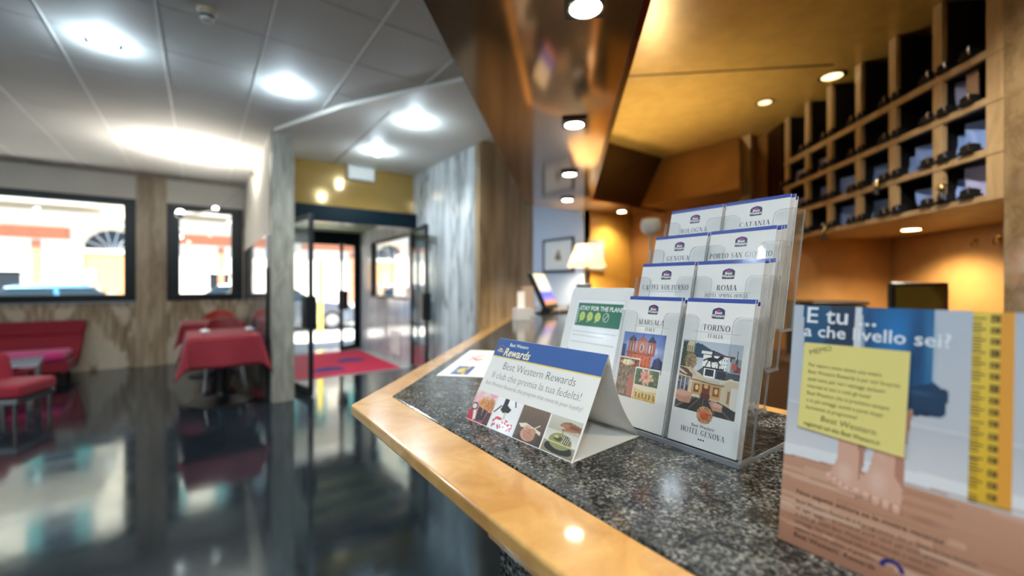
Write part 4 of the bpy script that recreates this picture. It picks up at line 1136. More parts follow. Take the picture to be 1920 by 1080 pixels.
# ------------------------------------------------------------------ poster card in the near right corner
pb = c2w(0.240, 0.385)
pos = empty('poster_card', (pb[0], pb[1], ZC + 0.0005), 'upright poster card of bare feet and a tape measure in the near corner', 'poster', -PI / 2)
PU = Vector((0, 0.036, 0.2100)).normalized()
PWD, PHT = 0.1475, 0.2125
obj('card', MB().plate((0, 0, 0), X1, PU, [(0, 0), (PWD, 0), (PWD, PHT), (0, PHT)], -0.0012), 'white card', pos)
obj('stand_back', MB().plate((0, 0.0022, 0), X1, PU, [(-0.001, 0), (PWD + 0.001, 0), (PWD + 0.001, PHT - 0.002), (-0.001, PHT - 0.002)], -0.002, 0, 1), AC, pos)
obj('stand_foot', MB().box(-0.001, 0.004, 0, PWD + 0.001, 0.075, 0.002), 'clear acrylic', pos)
def poster_picture():
    c = Canvas(132, 190, (206, 210, 216))
    c.vgrad(.36, 1, (204, 207, 212), (190, 200, 212)); c.vgrad(.37, .58, (226, 228, 230), (196, 199, 206)); c.rect(0, .575, 1, .585, (214, 217, 222), .8)
    c.vgrad(.0, .365, (172, 118, 90), (202, 154, 126))
    r = np.random.RandomState(2)
    for k in range(34):
        y = r.uniform(0, .35); x = r.uniform(-.3, .9); c.poly([(x, y), (x + .45, y - .006), (x + .45, y + .012), (x, y + .016)], ((180, 124, 92), (220, 178, 150), (200, 148, 118), (226, 190, 166))[k % 4], .55)
    c.poly([(0, .352), (0, .40), (1, .43), (1, .385)], (236, 238, 240)); c.poly([(0, .348), (0, .354), (1, .388), (1, .380)], (160, 120, 100), .6)
    J = (18, 92, 146)
    c.poly([(.05, 1), (.315, 1), (.33, .90), (.31, .62), (.10, .62), (.07, .84)], (22, 50, 80)); c.poly([(.345, 1), (.655, 1), (.655, .74), (.70, .715), (.685, .64), (.48, .60), (.37, .64), (.37, .9)], J)
    c.poly([(.05, 1), (.2, 1), (.17, .8), (.075, .8)], (20, 96, 140), .7); c.rect(.315, .6, .35, 1, (222, 224, 228))
    c.ell(.5, .9, .1, .16, (24, 132, 204), .75, .9); c.ell(.635, .86, .035, .24, (90, 150, 190), .5, .9); c.ell(.59, .82, .05, .22, (12, 58, 98), .7, .9); c.ell(.38, .9, .03, .2, (20, 66, 110), .7, .8)
    c.poly([(.645, .735), (.715, .715), (.70, .625), (.50, .60), (.50, .69)], (22, 58, 90)); c.ell(.60, .695, .09, .014, (60, 110, 150), .5, .8); c.ell(.62, .625, .09, .012, (12, 34, 58), .6, .8)
    S, S2, S3 = (224, 176, 152), (172, 112, 88), (240, 204, 184)
    c.poly([(.27, .62), (.40, .62), (.385, .42), (.385, .33), (.34, .285), (.235, .31), (.275, .40)], S); c.poly([(.355, .62), (.41, .62), (.395, .4), (.375, .33)], S2, .7)
    c.poly([(.43, .62), (.585, .63), (.555, .48), (.56, .36), (.55, .29), (.41, .275), (.35, .305), (.415, .38), (.435, .46)], S); c.poly([(.525, .62), (.585, .63), (.56, .48), (.56, .34), (.525, .38)], S2, .65)
    c.ell(.31, .345, .05, .05, S3, .7, .7); c.ell(.455, .35, .055, .06, S3, .7, .7); c.ell(.47, .5, .03, .1, S3, .5, .9)
    for k in range(5): c.ell(.238 + k * .028, .315 - k * .0095, .020, .017, S, soft=.2); c.ell(.238 + k * .028, .320 - k * .0095, .011, .007, S3, .9, .4); c.line(.252 + k * .028, .318 - k * .0095, .256 + k * .028, .300 - k * .0095, .004, S2, .8)
    for k in range(5): c.ell(.366 + k * .042, .288 - k * .004, .026 - .002 * k, .018, S, soft=.2); c.ell(.366 + k * .042, .294 - k * .004, .014, .008, S3, .9, .4); c.line(.387 + k * .042, .292 - k * .004, .389 + k * .042, .272 - k * .004, .004, S2, .8)
    c.ell(.64, .262, .10, .016, (150, 100, 76), .6, .9); c.ell(.36, .275, .1, .010, (140, 92, 70), .4, .9)
    c.vgrad(.375, 1, (230, 184, 42), (240, 212, 90), .79, .925); c.rect(.79, .368, .925, .378, (150, 110, 60), .6); c.rect(.88, .378, .925, 1, (236, 166, 58))
    for k in range(16):
        y = .975 - k * .0385; c.rect(.79, y, .836, y + .005, (96, 74, 20)); c.rect(.846, y - .010, .876, y + .012, (104, 80, 28)); c.rect(.855, y - .004, .867, y + .006, (206, 166, 50))
        for j in range(1, 4): c.rect(.79, y - j * .009, .816, y - j * .009 + .004, (120, 92, 26))
    return c
qp = Print((0, 0, 0), X1, PU)
qp.canvas(poster_picture(), 0, 0, PWD, PHT, 0)
WHT = (240, 246, 250)
qp.text('E tu ...', 0.0100, PHT - 0.0158, 0.0205, WHT, 3, 'LEFT', 0.012)
qp.text('a che livello sei?', 0.0095, PHT - 0.0285, 0.0150, WHT, 3, 'LEFT', 0.012)
TX = (92, 62, 48)
for k, (tx, sz) in enumerate((('Non sapete ancora se le vostre vacanze', 0.0058), ('Best Western Rewards è il programma che premia la tua fedeltà:', 0.0042), ('ad ogni soggiorno accumuli punti validi per notti gratuite', 0.0042),
                             ('in tutti gli hotel Best Western del mondo e tanti altri', 0.0042), ('vantaggi riservati. Chiedi informazioni al ricevimento', 0.0042), ('oppure iscriviti subito, è gratuito.', 0.0042))):
    qp.text(tx, 0.0120, 0.0440 - k * 0.0056 - (0.002 if k else 0), sz, TX, 3, 'LEFT', 0.012 if k == 0 else 0.0)
qp.text('Best Western  Rewards', 0.012, 0.0075, 0.0058, TX, 3, 'LEFT', 0.01)
qp.poly([(0.078 + 0.0075 * math.cos(rad(a)), 0.013 + 0.0075 * math.sin(rad(a))) for a in range(0, 181, 20)] + [(0.078 + 0.0045 * math.cos(rad(a)), 0.013 + 0.0045 * math.sin(rad(a))) for a in range(180, -1, -20)], (34, 40, 120), 3)
qp.rect(0.089, 0.0095, 0.105, 0.0145, (236, 190, 60), 3)
qp.build('front_print', pos)
# the yellow memo stuck on it
mo = obj('memo_note', MB().plate(Vector((0.0100, 0, 0)) + PU * 0.0985 + X1.cross(PU) * 0.0012, X1, PU, [(0.0, 0.0035), (0.0725, -0.0015), (0.0735, 0.0800), (0.0012, 0.0795)], 0.0008), 'white card', pos)
mp_ = Print(Vector((0.0100, 0, 0)) + PU * 0.0985 + X1.cross(PU) * 0.0020, X1, PU)
mp_.poly([(0.0, 0.0035), (0.0725, -0.0015), (0.0735, 0.0800), (0.0012, 0.0795)], (240, 226, 136), 0)
MI = (104, 96, 44); an = -0.05
mp_.text('MEMO', 0.006, 0.0685, 0.0062, MI, 2, 'LEFT', 0.0, 0.1, 1.0, 0.35)
for k, t in enumerate(('Per sapere come vivere una vostra', 'Best Western Rewards è per voi! Scoprite', 'quali sono per voi i vantaggi esclusivi', 'riservati ai soci e tutti gli hotel', 'Best Western che vi premiano sempre', 'e in più omaggi, sconti e punti doppi', 'Iscrivetevi al programma!')):
    mp_.text(t, 0.0055, 0.0585 - k * 0.0063, 0.0044, MI, 2, 'LEFT', 0.0, 0.0, 0.83, -0.02)
mp_.text('Best Western', 0.036, 0.0115, 0.0068, MI, 2, 'CENTER', 0.0, 0.1, 1.0, an)
mp_.text('registrati sul sito Best Western.it', 0.0045, 0.0062, 0.0052, MI, 2, 'LEFT', 0.01, 0.0, 0.76, an)
mpo = mp_.build('memo_print', mo)
mo['label'] = 'yellow memo note printed with handwriting'

# ------------------------------------------------------------------ far end of the counter
p = pix(978, 600, ZC); cb = empty('clear_box', (p[0], p[1], ZC), 'small milky acrylic box at the counter edge', 'box', -0.3)
obj('box_body', MB().prism(rrect(-0.05, -0.035, 0.05, 0.035, 0.008), 0, 0.004).prism(rrect(-0.05, -0.035, 0.05, 0.035, 0.012), 0.004, 0.07), 'milky acrylic', cb, bevel=0.003)
obj('box_rim', MB().prism(rrect(-0.052, -0.037, 0.052, 0.037, 0.012), 0.07, 0.076), 'milky acrylic', cb, bevel=0.002)
obj('back_card', MB().hex([(-0.02, 0.02, 0.07), (0.03, 0.02, 0.07), (0.03, 0.024, 0.07), (-0.02, 0.024, 0.07)], [(-0.01, 0.05, 0.18), (0.04, 0.05, 0.18), (0.04, 0.054, 0.18), (-0.01, 0.054, 0.18)]), 'white paper', cb)
p = pix(991, 592, ZC); ch_ = empty('card_holder', (p[0], p[1], ZC), 'upright beige card holder beside the milky box', 'holder', -0.5)
obj('tilted_back', MB().hex([(-0.045, -0.01, 0.006), (0.045, -0.01, 0.006), (0.045, 0.008, 0.006), (-0.045, 0.008, 0.006)], [(-0.045, 0.035, 0.21), (0.045, 0.035, 0.21), (0.045, 0.05, 0.21), (-0.045, 0.05, 0.21)]), 'beige holder', ch_, bevel=0.006)
obj('foot', MB().prism(rrect(-0.055, -0.04, 0.055, 0.05, 0.01), 0, 0.008), 'milky acrylic', ch_)
obj('slot', MB().box(-0.04, -0.03, 0.008, 0.04, -0.012, 0.05), 'milky acrylic', ch_, bevel=0.003)

# tilted touch monitor with a lit screen
p = pix(1030, 588, ZC)
mon = empty('touch_monitor', (p[0], p[1], ZC), 'tilted touch monitor with lit screen on the far counter', 'monitor', rad(-60))
sw_, sh_ = 0.29, 0.30
tl = rad(25)
MUp = Vector((-math.sin(tl), 0, math.cos(tl))); MS = Vector((0, 1, 0))
MO = Vector((0.03, -0.14, 0.045))
obj('casing', MB().plate(MO, MS, MUp, rrect(0, 0, sw_, sh_, 0.012), -0.035), 'black plastic', mon, bevel=0.004)
obj('screen', MB().plate(MO + MS.cross(MUp) * 0.0005, MS, MUp, [(0.018, 0.03), (sw_ - 0.018, 0.03), (sw_ - 0.018, sh_ - 0.012), (0.018, sh_ - 0.012)], 0.001), 'lit screen', mon)
obj('stand', MB().hex([(-0.06, -0.05, 0.01), (0.02, -0.05, 0.01), (0.02, 0.05, 0.01), (-0.06, 0.05, 0.01)], [(-0.03, -0.035, 0.09), (-0.005, -0.035, 0.09), (-0.005, 0.035, 0.09), (-0.03, 0.035, 0.09)]), 'black plastic', mon, bevel=0.004)
obj('foot', MB().prism(rrect(-0.10, -0.09, 0.06, 0.09, 0.02), 0, 0.012), 'black plastic', mon, bevel=0.003)
p = pix(1050, 584, ZC)
kb = empty('keyboard', (p[0], p[1], ZC), 'grey brown keyboard lying in front of the touch monitor', 'keyboard', rad(-47))
obj('tray', MB().prism(rrect(-0.08, -0.17, 0.08, 0.17, 0.01), 0, 0.016), 'dark grey plastic', kb, bevel=0.003)
k0 = None
for r_ in range(4):
    for c_ in range(10):
        loc = (-0.062 + r_ * 0.034, -0.15 + c_ * 0.0325, 0.016)
        if k0 is None: k0 = obj('key', MB().hex([(0, 0, 0), (0.029, 0, 0), (0.029, 0.028, 0), (0, 0.028, 0)], [(0.004, 0.004, 0.007), (0.025, 0.004, 0.007), (0.025, 0.024, 0.007), (0.004, 0.024, 0.007)]), 'keyboard tan', kb, loc)
        else: kk = child(k0, kb); kk.location = loc
p = pix(1064, 582, ZC)
tm = empty('card_terminal', (p[0] + 0.12, p[1] - 0.04, ZC), 'black card terminal screen leaning right of the keyboard', 'card terminal', rad(8))
obj('panel', MB().hex([(-0.02, -0.07, 0.03), (0.0, -0.07, 0.03), (0.0, 0.09, 0.03), (-0.02, 0.09, 0.03)], [(0.055, -0.07, 0.235), (0.075, -0.07, 0.23), (0.075, 0.09, 0.23), (0.055, 0.09, 0.235)]), 'black plastic', tm, bevel=0.004)
obj('base', MB().prism(rrect(-0.09, -0.08, 0.04, 0.09, 0.015), 0, 0.035), 'black plastic', tm, bevel=0.006)
obj('paper_tray', MB().ball((-0.05, -0.0, 0.05), 0.045, sc=(1, 1.2, 0.5)), 'pale globe', tm, smooth=True)

# table lamp on the far arm
lp = pixd(1100, 500, 4.38)
lam = empty('table_lamp', (lp[0], lp[1], ZC), 'lit table lamp with cream conical shade at the counter end', 'lamp')
zb = lp[2] - ZC
obj('base', MB().lathe([(0.0, 0), (0.085, 0), (0.085, 0.012), (0.06, 0.02), (0.03, 0.03), (0.014, 0.06), (0.0, 0.06)], n=28), 'brass', lam, smooth='auto')
obj('stem', MB().lathe([(0.011, 0.05), (0.011, zb - 0.03), (0.02, zb - 0.02), (0.02, zb + 0.03), (0, zb + 0.03)], n=16), 'brass', lam, smooth='auto')
obj('shade', MB().lathe([(0.200, zb), (0.16, zb + 0.09), (0.115, zb + 0.20), (0.105, zb + 0.225)], n=40), 'lit lamp shade', lam, smooth=True, solid=0.002)
obj('bulb', MB().ball((0, 0, zb + 0.07), 0.032, n=14, k=8), 'soffit lamp glow', lam, smooth=True)
lamp('lamp_bulb', 'POINT', (0, 0, zb + 0.07), 110, (1.0, 0.82, 0.55), lam, 0.04)

# framed prints on the far walls
def framed(name, loc, rz, w, h, label, motif=True, fm='black frame'):
    r = empty(name, loc, label, 'picture', rz)
    t = 0.022
    obj('frame_bar', MB().box(-w / 2, -0.022, -h / 2, w / 2, 0, -h / 2 + t), fm, r); obj('frame_bar', MB().box(-w / 2, -0.022, h / 2 - t, w / 2, 0, h / 2), fm, r)
    obj('frame_bar', MB().box(-w / 2, -0.022, -h / 2 + t, -w / 2 + t, 0, h / 2 - t), fm, r); obj('frame_bar', MB().box(w / 2 - t, -0.022, -h / 2 + t, w / 2, 0, h / 2 - t), fm, r)
    obj('sheet', MB().box(-w / 2 + t, -0.010, -h / 2 + t, w / 2 - t, -0.004, h / 2 - t), 'picture paper', r)
    if motif:
        pr_ = Print((0, -0.0102, 0), (1, 0, 0), (0, 0, 1), 0.0004)
        pr_.rect(-w * .24, -h * .30, w * .24, h * .30, (224, 226, 222), 0)
        pr_.ell(0, -0.02, w * .10, h * .10, (150, 146, 132), 1); pr_.poly([(-w * .10, -h * .14), (w * .12, -h * .16), (w * .05, h * .02), (0.0, h * .16), (-w * .05, h * .02)], (118, 116, 104), 2); pr_.ell(w * .02, h * .10, w * .05, h * .05, (132, 130, 118), 3)
        pr_.build('motif', r)
    return r
f0, f1 = at_b(1020, B_TINT), at_b(1077, B_TINT)
framed('framed_print', (B_TINT, (f0[1] + f1[1]) / 2, (zof(451, f0[2]) + zof(511, f0[2])) / 2), -PI / 2, abs(f0[1] - f1[1]), zof(451, f0[2]) - zof(511, f0[2]), 'black framed print hanging on the pale blue wall')
h0 = at_a(1108, A_OCH)
framed('framed_print', (h0[0] + 0.08, A_OCH, zof(478, h0[2])), 0, 0.26, 0.36, 'cream framed print half hidden behind the lamp shade', True, 'cream plastic')
# uplight added to brighten the gold ceiling, standing in for a round pale blur
rp = pixd(1220, 424, 3.4)
gl = empty('floor_lamp', (rp[0], rp[1], 0), 'floor lamp with round pale head beside the top leaflets', 'floor lamp')
obj('foot', MB().lathe([(0.0, 0.0), (0.14, 0.0), (0.14, 0.012), (0.03, 0.03), (0.012, 0.06), (0.0, 0.06)], n=28), 'chrome', gl, smooth='auto')
obj('pole', MB().cyl((0, 0, 0.03), (0, 0, rp[2] - 0.06), 0.011, n=14), 'chrome', gl, smooth='auto')
obj('head', MB().lathe([(0.0, rp[2] - 0.075), (0.04, rp[2] - 0.07), (0.07, rp[2] - 0.035), (0.08, rp[2] + 0.01), (0.07, rp[2] + 0.055), (0.062, rp[2] + 0.055), (0.070, rp[2] + 0.01), (0.06, rp[2] - 0.03), (0.0, rp[2] - 0.06)], n=32), 'pale globe', gl, smooth=True)
obj('bulb', MB().ball((0, 0, rp[2] + 0.0), 0.028, n=12, k=8), 'niche lamp glow', gl, smooth=True)
lamp('lamp_light', 'SPOT', (0, 0, rp[2] + 0.07), 34, (1.0, 0.88, 0.62), gl, 0.05, rad(150), 0.8, (PI, 0, 0))

# ------------------------------------------------------------------ lamps
def downlight(x, y, z, label, group='lobby ceiling lamps', power=None):
    r = empty('ceiling_lamp', (x, y, z), label, 'ceiling lamp', 0, group)
    obj('trim_ring', MB().lathe([(0.052, 0.0), (0.088, 0.0), (0.088, -0.008), (0.07, -0.014), (0.052, -0.012), (0.052, 0.0)], n=32), 'white plastic', r, smooth='auto')
    for sx in (-1, 1): obj('clip', MB().box(sx * 0.0875 - 0.0125, -0.008, -0.035, sx * 0.0875 + 0.0125, 0.008, 0.0), 'dark grey plastic', r)
    obj('glass_bowl', MB().lathe([(0.0, -0.062), (0.025, -0.059), (0.044, -0.048), (0.052, -0.030), (0.052, -0.006)], n=24), 'lobby lamp glow', r, smooth=True)
    lamp('lamp_light', 'SPOT', (0, 0, -0.07), power or LOBBY_LAMP_W, (0.80, 0.91, 1.0), r, 0.05, rad(150), 0.6)
    lamp('lamp_glow', 'POINT', (0, 0, -0.10), GLOW_W, (0.66, 0.85, 1.0), r, 0.02)
    return r
L1, L2 = pix(195, 77, HC), pix(540, 165, HC)
L3, L4 = pix(780, 228, HC - 0.035), pix(708, 283, HC - 0.035)
downlight(L1[0], L1[1], HC, 'glowing ceiling lamp above the red seats, nearest the window wall corner')
downlight(L2[0], L2[1], HC, 'glowing ceiling lamp above the tables in front of the pillar')
downlight(L3[0], L3[1], HC - 0.035, 'glowing lamp in the entrance ceiling nearest the soffit')
downlight(L4[0], L4[1], HC - 0.035, 'glowing lamp in the entrance ceiling nearest the gold wall')
off = [(-1.76, 4.15), (-2.95, 4.15), (-4.15, 4.15), (-1.76, 1.6), (-2.95, 1.6), (-4.15, 1.6), (-0.55, 1.6), (-0.55, -0.9), (-1.76, -0.9), (-2.95, -0.9)]  # unseen lamps added for the light they give
for k, (x, y) in enumerate(off):
    downlight(x, y, HC, 'lobby ceiling lamp outside the view, %s row from the windows, %s from the left wall' % ({4.15: 'second', 1.6: 'third', -0.9: 'fourth'}[y], {-4.15: 'first', -2.95: 'second', -1.76: 'third', -0.55: 'fourth'}[x]), power=LOBBY_LAMP_W if y > 3 else LOBBY_LAMP_W * 0.42)

def soffit_spot(x, y, label):
    r = empty('soffit_spot', (x, y, ZS), label, 'spotlight', -PH, 'spots in the bronze soffit')
    obj('housing', MB().prism(rrect(-0.062, -0.062, 0.062, 0.062, 0.006), -0.012, 0.0), 'dark grey plastic', r, bevel=0.002)
    obj('ring', MB().lathe([(0.046, -0.012), (0.054, -0.012), (0.054, -0.017), (0.046, -0.019), (0.046, -0.012)], n=28), 'chrome', r, smooth='auto')
    obj('lens', MB().lathe([(0.0, -0.019), (0.03, -0.0175), (0.046, -0.013)], n=24), 'soffit lamp glow', r, smooth=True)
    lamp('spot_light', 'SPOT', (0, 0, -0.03), SOFFIT_SPOT_W, (1.0, 0.88, 0.70), r, 0.04, rad(120), 0.7)
    return r
for k, (px, py) in enumerate(((1098, 4), (1077, 228), (1068, 323), (1064, 372))):
    q = pix(px, py, ZS)
    soffit_spot(q[0], q[1], ('square soffit spot at the top edge of the view', 'square soffit spot above the city leaflets', 'square soffit spot above the touch monitor', 'square soffit spot farthest along the counter')[k])
q = P(-0.0, -0.55)
soffit_spot(0.55, -0.35, 'square soffit spot over the poster card, above the view')  # unseen spot, added for its light

def flush_lamp(px, py, z, label, mat, r0=0.055, w=0, col=(1, 0.85, 0.6), group=None):
    q = pix(px, py, z)
    r = empty('recessed_lamp', (q[0], q[1], z), label, 'recessed lamp', 0, group)
    obj('ring', MB().lathe([(r0, 0.0), (r0 * 1.35, 0.0), (r0 * 1.35, -0.006), (r0, -0.008), (r0, 0.0)], n=28), 'brass', r, smooth='auto')
    obj('lens', MB().lathe([(0.0, -0.006), (r0, -0.003)], n=24), mat, r)
    if w: lamp('lamp_light', 'SPOT', (0, 0, -0.03), w, col, r, 0.03, rad(140), 0.8)
    return r
flush_lamp(1560, 142, ZG, 'warm recessed lamp in the gold ceiling near the key rack', 'dim lamp glow', 0.06, 0)
flush_lamp(1434, 191, ZG, 'small warm recessed lamp in the gold ceiling near the corner post', 'dim lamp glow', 0.045, 0)
flush_lamp(1166, 396, ZS, 'warm recessed lamp washing the ochre wall behind the table lamp', 'soffit lamp glow', 0.045, 16, (1, 0.86, 0.6))  # lamp added to brighten the ochre wall

for (u_, v_), nm_ in (((1.05, 0.35), 'over the near reception aisle'), ((1.0, 1.55), 'over the reception aisle by the pier')):  # unseen lamps added to brighten the rack front and the pier
    q = P(u_, v_); r = empty('recessed_lamp', (q[0], q[1], ZG), 'recessed lamp in the gold ceiling %s, above the view' % nm_, 'recessed lamp')
    obj('ring', MB().lathe([(0.05, 0.0), (0.068, 0.0), (0.068, -0.006), (0.05, -0.008), (0.05, 0.0)], n=28), 'brass', r, smooth='auto')
    obj('lens', MB().lathe([(0.0, -0.006), (0.05, -0.003)], n=24), 'niche lamp glow', r)
    lamp('lamp_light', 'SPOT', (0, 0, -0.03), 42, (1.0, 0.92, 0.8), r, 0.03, rad(155), 0.6)
q = pix(388, 18, HC)
sdt = empty('smoke_detector', (q[0], q[1], HC), 'cream dome smoke detector on the lobby ceiling', 'smoke detector')
obj('socket', MB().lathe([(0.0, 0.0), (0.052, 0.0), (0.052, -0.022), (0.047, -0.03), (0.0, -0.03)], n=28), 'cream plastic', sdt, smooth='auto')
obj('sensor_dome', MB().lathe([(0.038, -0.03), (0.040, -0.05), (0.032, -0.072), (0.0, -0.078)], n=28), 'white plastic', sdt, smooth='auto')
obj('sensor_slot', MB().lathe([(0.0405, -0.040), (0.041, -0.048), (0.0385, -0.056)], n=28), 'dark grey plastic', sdt)

e0, e1 = at_a(650, A_GOLD), at_a(700, A_GOLD)
ez1, ez0 = zof(311, e0[2]), zof(336, e0[2])
ex = empty('emergency_light', ((e0[0] + e1[0]) / 2, A_GOLD, ez0), 'white box emergency light high on the gold wall', 'emergency light')
hw_ = (e1[0] - e0[0]) / 2
obj('case', MB().box(-hw_, -0.07, 0, hw_, 0, ez1 - ez0), 'white plastic', ex, bevel=0.01)
obj('diffuser', MB().box(-hw_ + 0.015, -0.078, 0.015, hw_ - 0.015, -0.07, ez1 - ez0 - 0.015), 'white card', ex, bevel=0.004)
q = at_b(478, 0.63)
sn = empty('wall_sensor', (0.63, q[1], zof(327, q[2])), 'small brown sensor high on the white partition', 'sensor')
obj('body', MB().box(-0.03, -0.05, -0.06, 0, 0.05, 0.06), 'beige holder', sn, bevel=0.012)
obj('eye', MB().ball((-0.03, 0, 0.0), 0.03, n=12, k=8), 'dark grey plastic', sn)

# small lamp on a long arm in front of the narrow window
qa = at_b(461, 0.625); za = zof(350, qa[2])
qb = pixd(404, 394, 5.7); qc = pixd(338, 402, 5.3)
al = empty('arm_lamp', qa[:2] + (za,), 'small lit double lamp on a thin arm across the narrow window', 'lamp')
r0 = Vector(qa[:2] + (za,))
pb_, pc_ = Vector(qb) - r0, Vector(qc) - r0
obj('arm', MB().tube([(0, 0, 0), pb_ * 0.5 + Vector((0, 0, -0.01)), pb_], 0.008), 'steel', al)
obj('cross_bar', MB().tube([pb_, pb_.lerp(pc_, 0.5) + Vector((0, 0, -0.02)), pc_], 0.010), 'chrome', al)
for q_, rr in ((pc_, 1.0), (pb_, 0.7)):
    hd = obj('head', MB().cyl(q_ + Vector((0, 0, -0.05)), q_ + Vector((0, 0, 0.01)), 0.03 * rr, 0.055 * rr, 18), 'chrome', al, smooth='auto')
    obj('bulb', MB().ball(q_ + Vector((0, 0, 0.015)), 0.045 * rr, n=14, k=8), 'wall lamp glow', hd, smooth=True)
    lamp('lamp_light', 'SPOT', q_ + Vector((0, 0, 0.07)), 46 * rr, (1.0, 0.93, 0.82), al, 0.06, rad(160), 0.9, (PI, 0, 0))

# ------------------------------------------------------------------ key rack over the niche
tP = at_u(1884, UW)[2]
def zr(py): return zof(py, tP)
rails = [(zr(89), zr(73)), (zr(182), zr(167)), (zr(282), zr(267)), (zr(371), zr(358))]
post_px = [1755, 1671, 1607, 1553, 1511, 1473]
pv = [v_of(at_u(x, UW)[:2]) for x in post_px]
V_RE = v_of(at_u(1847, UW)[:2])
V_FAR = pv[-1] + 0.03
rk_o = P(UW, V_PIER)
rack = empty('key_rack', (rk_o[0], rk_o[1], rails[3][0]), 'oak pigeonhole key rack over the amber niche', 'key rack')
def rbox(u0, v0, z0, u1, v1, z1, mb=None):
    mb = mb or MB()
    lo = [P(u0, v0), P(u1, v0), P(u1, v1), P(u0, v1)]
    return mb.hex([(p[0] - rk_o[0], p[1] - rk_o[1], z0 - rails[3][0]) for p in lo], [(p[0] - rk_o[0], p[1] - rk_o[1], z1 - rails[3][0]) for p in lo])
for k, (z0, z1) in enumerate(rails):
    if k == 3: obj('shelf', rbox(UW, V_PIER + 0.002, z0, UW + 0.745, V_FAR, z1), 'oak rack', rack, bevel=0.003)
    else:
        obj('rail', rbox(UW, V_PIER + 0.002, z0, UW + 0.025, V_FAR, z1), 'oak rack', rack, bevel=0.003)
        obj('shelf', rbox(UW + 0.026, V_PIER + 0.002, z0 + 0.004, UW + 0.42, V_FAR, z1), 'black backing', rack)
edges = [V_RE] + pv
tops = [ZG - 0.002] + [r_[0] for r_ in rails[:3]]
bots = [r_[1] for r_ in rails]
for k in range(4):
    obj('end_panel', rbox(UW + 0.004, V_PIER + 0.002, bots[k], UW + 0.42, V_RE, tops[k]), 'oak rack', rack)
    for v in pv:
        obj('post', rbox(UW + 0.006, v - 0.028, bots[k], UW + 0.028, v + 0.028, tops[k]), 'oak rack', rack)
        obj('partition', rbox(UW + 0.029, v - 0.012, bots[k], UW + 0.40, v + 0.012, tops[k]), 'black backing', rack)
ORD = ['first', 'second', 'third', 'fourth', 'fifth', 'sixth', 'seventh']
RN = ['top', 'second', 'third', 'bottom']
def sheet_at(px0, px1, row, part, kind='blue sheet', top=0.8, cut=True, tilt=0.0, uoff=0.05, k=[0]):
    a, b = at_u(px0, UW + uoff), at_u(px1, UW + uoff)
    v0, v1 = v_of(b[:2]), v_of(a[:2])               # v falls to the right
    z0, z1 = bots[row] + 0.004, bots[row] + (tops[row] - bots[row]) * top
    w, h = max(v1 - v0, 0.04), z1 - z0
    o = P(UW + uoff, v0)
    col = sum(1 for v in pv if v < (v0 + v1) / 2)
    r = empty('paper_sheet', (o[0], o[1], z0), 'blue white sheet curled in the %s row, %s cell from the stone pier%s' % (RN[row], ORD[min(col, 6)], part), 'paper sheet', math.atan2(CD[1], CD[0]), 'papers in the key rack')
    n = 9
    pts = [(0, 0.0)] if not cut else [(0.0, 0.0)]
    pts = [(0, h), (0, 0)]
    if cut: pts += [(w * (0.35 + 0.65 * math.sin(PI / 2 * i / n)), h * 0.75 * (1 - math.cos(PI / 2 * i / n))) for i in range(n + 1)]
    else: pts += [(w, 0)]
    pts += [(w, h)]
    # curled: the sheet bows back into its cell (local -y)
    mb = MB(); m = len(pts); cy = [(-0.05 * (1 - p[0] / w) ** 2 - 0.02, p) for p in pts]
    fr_ = [(p[0], c - 0.0, p[1]) for c, p in cy]; bkk = [(p[0], c - 0.0015, p[1]) for c, p in cy]
    mb.add(fr_ + bkk, [list(range(m)), list(range(2 * m - 1, m - 1, -1))] + [(i, m + i, m + (i + 1) % m, (i + 1) % m) for i in range(m)])
    obj('sheet', mb, kind, r)
    return r
SH = [(1754, 1780, 1, ', front', 'mauve sheet', .9), (1782, 1806, 1, ', back', 'mauve sheet', .95), (1815, 1830, 1, ', narrow', 'beige holder', .9), (1516, 1544, 1, ', near side', 'mauve sheet', .75), (1482, 1500, 1, ', far side', 'mauve sheet', .7),
      (1768, 1799, 2, ', front', 'blue sheet', .72), (1801, 1834, 2, ', back', 'blue sheet', .9), (1683, 1707, 2, ', front', 'blue sheet', .6), (1709, 1735, 2, ', back', 'blue sheet', .8), (1614, 1640, 2, '', 'blue sheet', .75), (1568, 1592, 2, '', 'blue sheet', .75), (1514, 1534, 2, ', near side', 'blue sheet', .75), (1481, 1497, 2, ', far side', 'mauve sheet', .6),
      (1772, 1797, 3, ', front', 'blue sheet', .72), (1800, 1842, 3, ', back', 'mauve sheet', .95), (1709, 1738, 3, '', 'blue sheet', .7), (1616, 1641, 3, '', 'blue sheet', .75), (1564, 1592, 3, '', 'blue sheet', .85)]
for a, b, row, part, kd, tp_ in SH:
    if kd == 'beige holder':
        o = at_u((a + b) / 2, UW + 0.05)
        r = empty('card_slip', (o[0], o[1], bots[row] + 0.003), 'narrow beige card standing in the second row beside the stone pier', 'card', math.atan2(CD[1], CD[0]))
        obj('slip', MB().box(-0.03, -0.004, 0, 0.03, 0.0, 0.17), 'beige holder', r, bevel=0.001); obj('clip', MB().box(-0.035, 0.0, 0.02, 0.035, 0.006, 0.05), 'steel', r)
    else: sheet_at(a, b, row, part, kd, tp_)
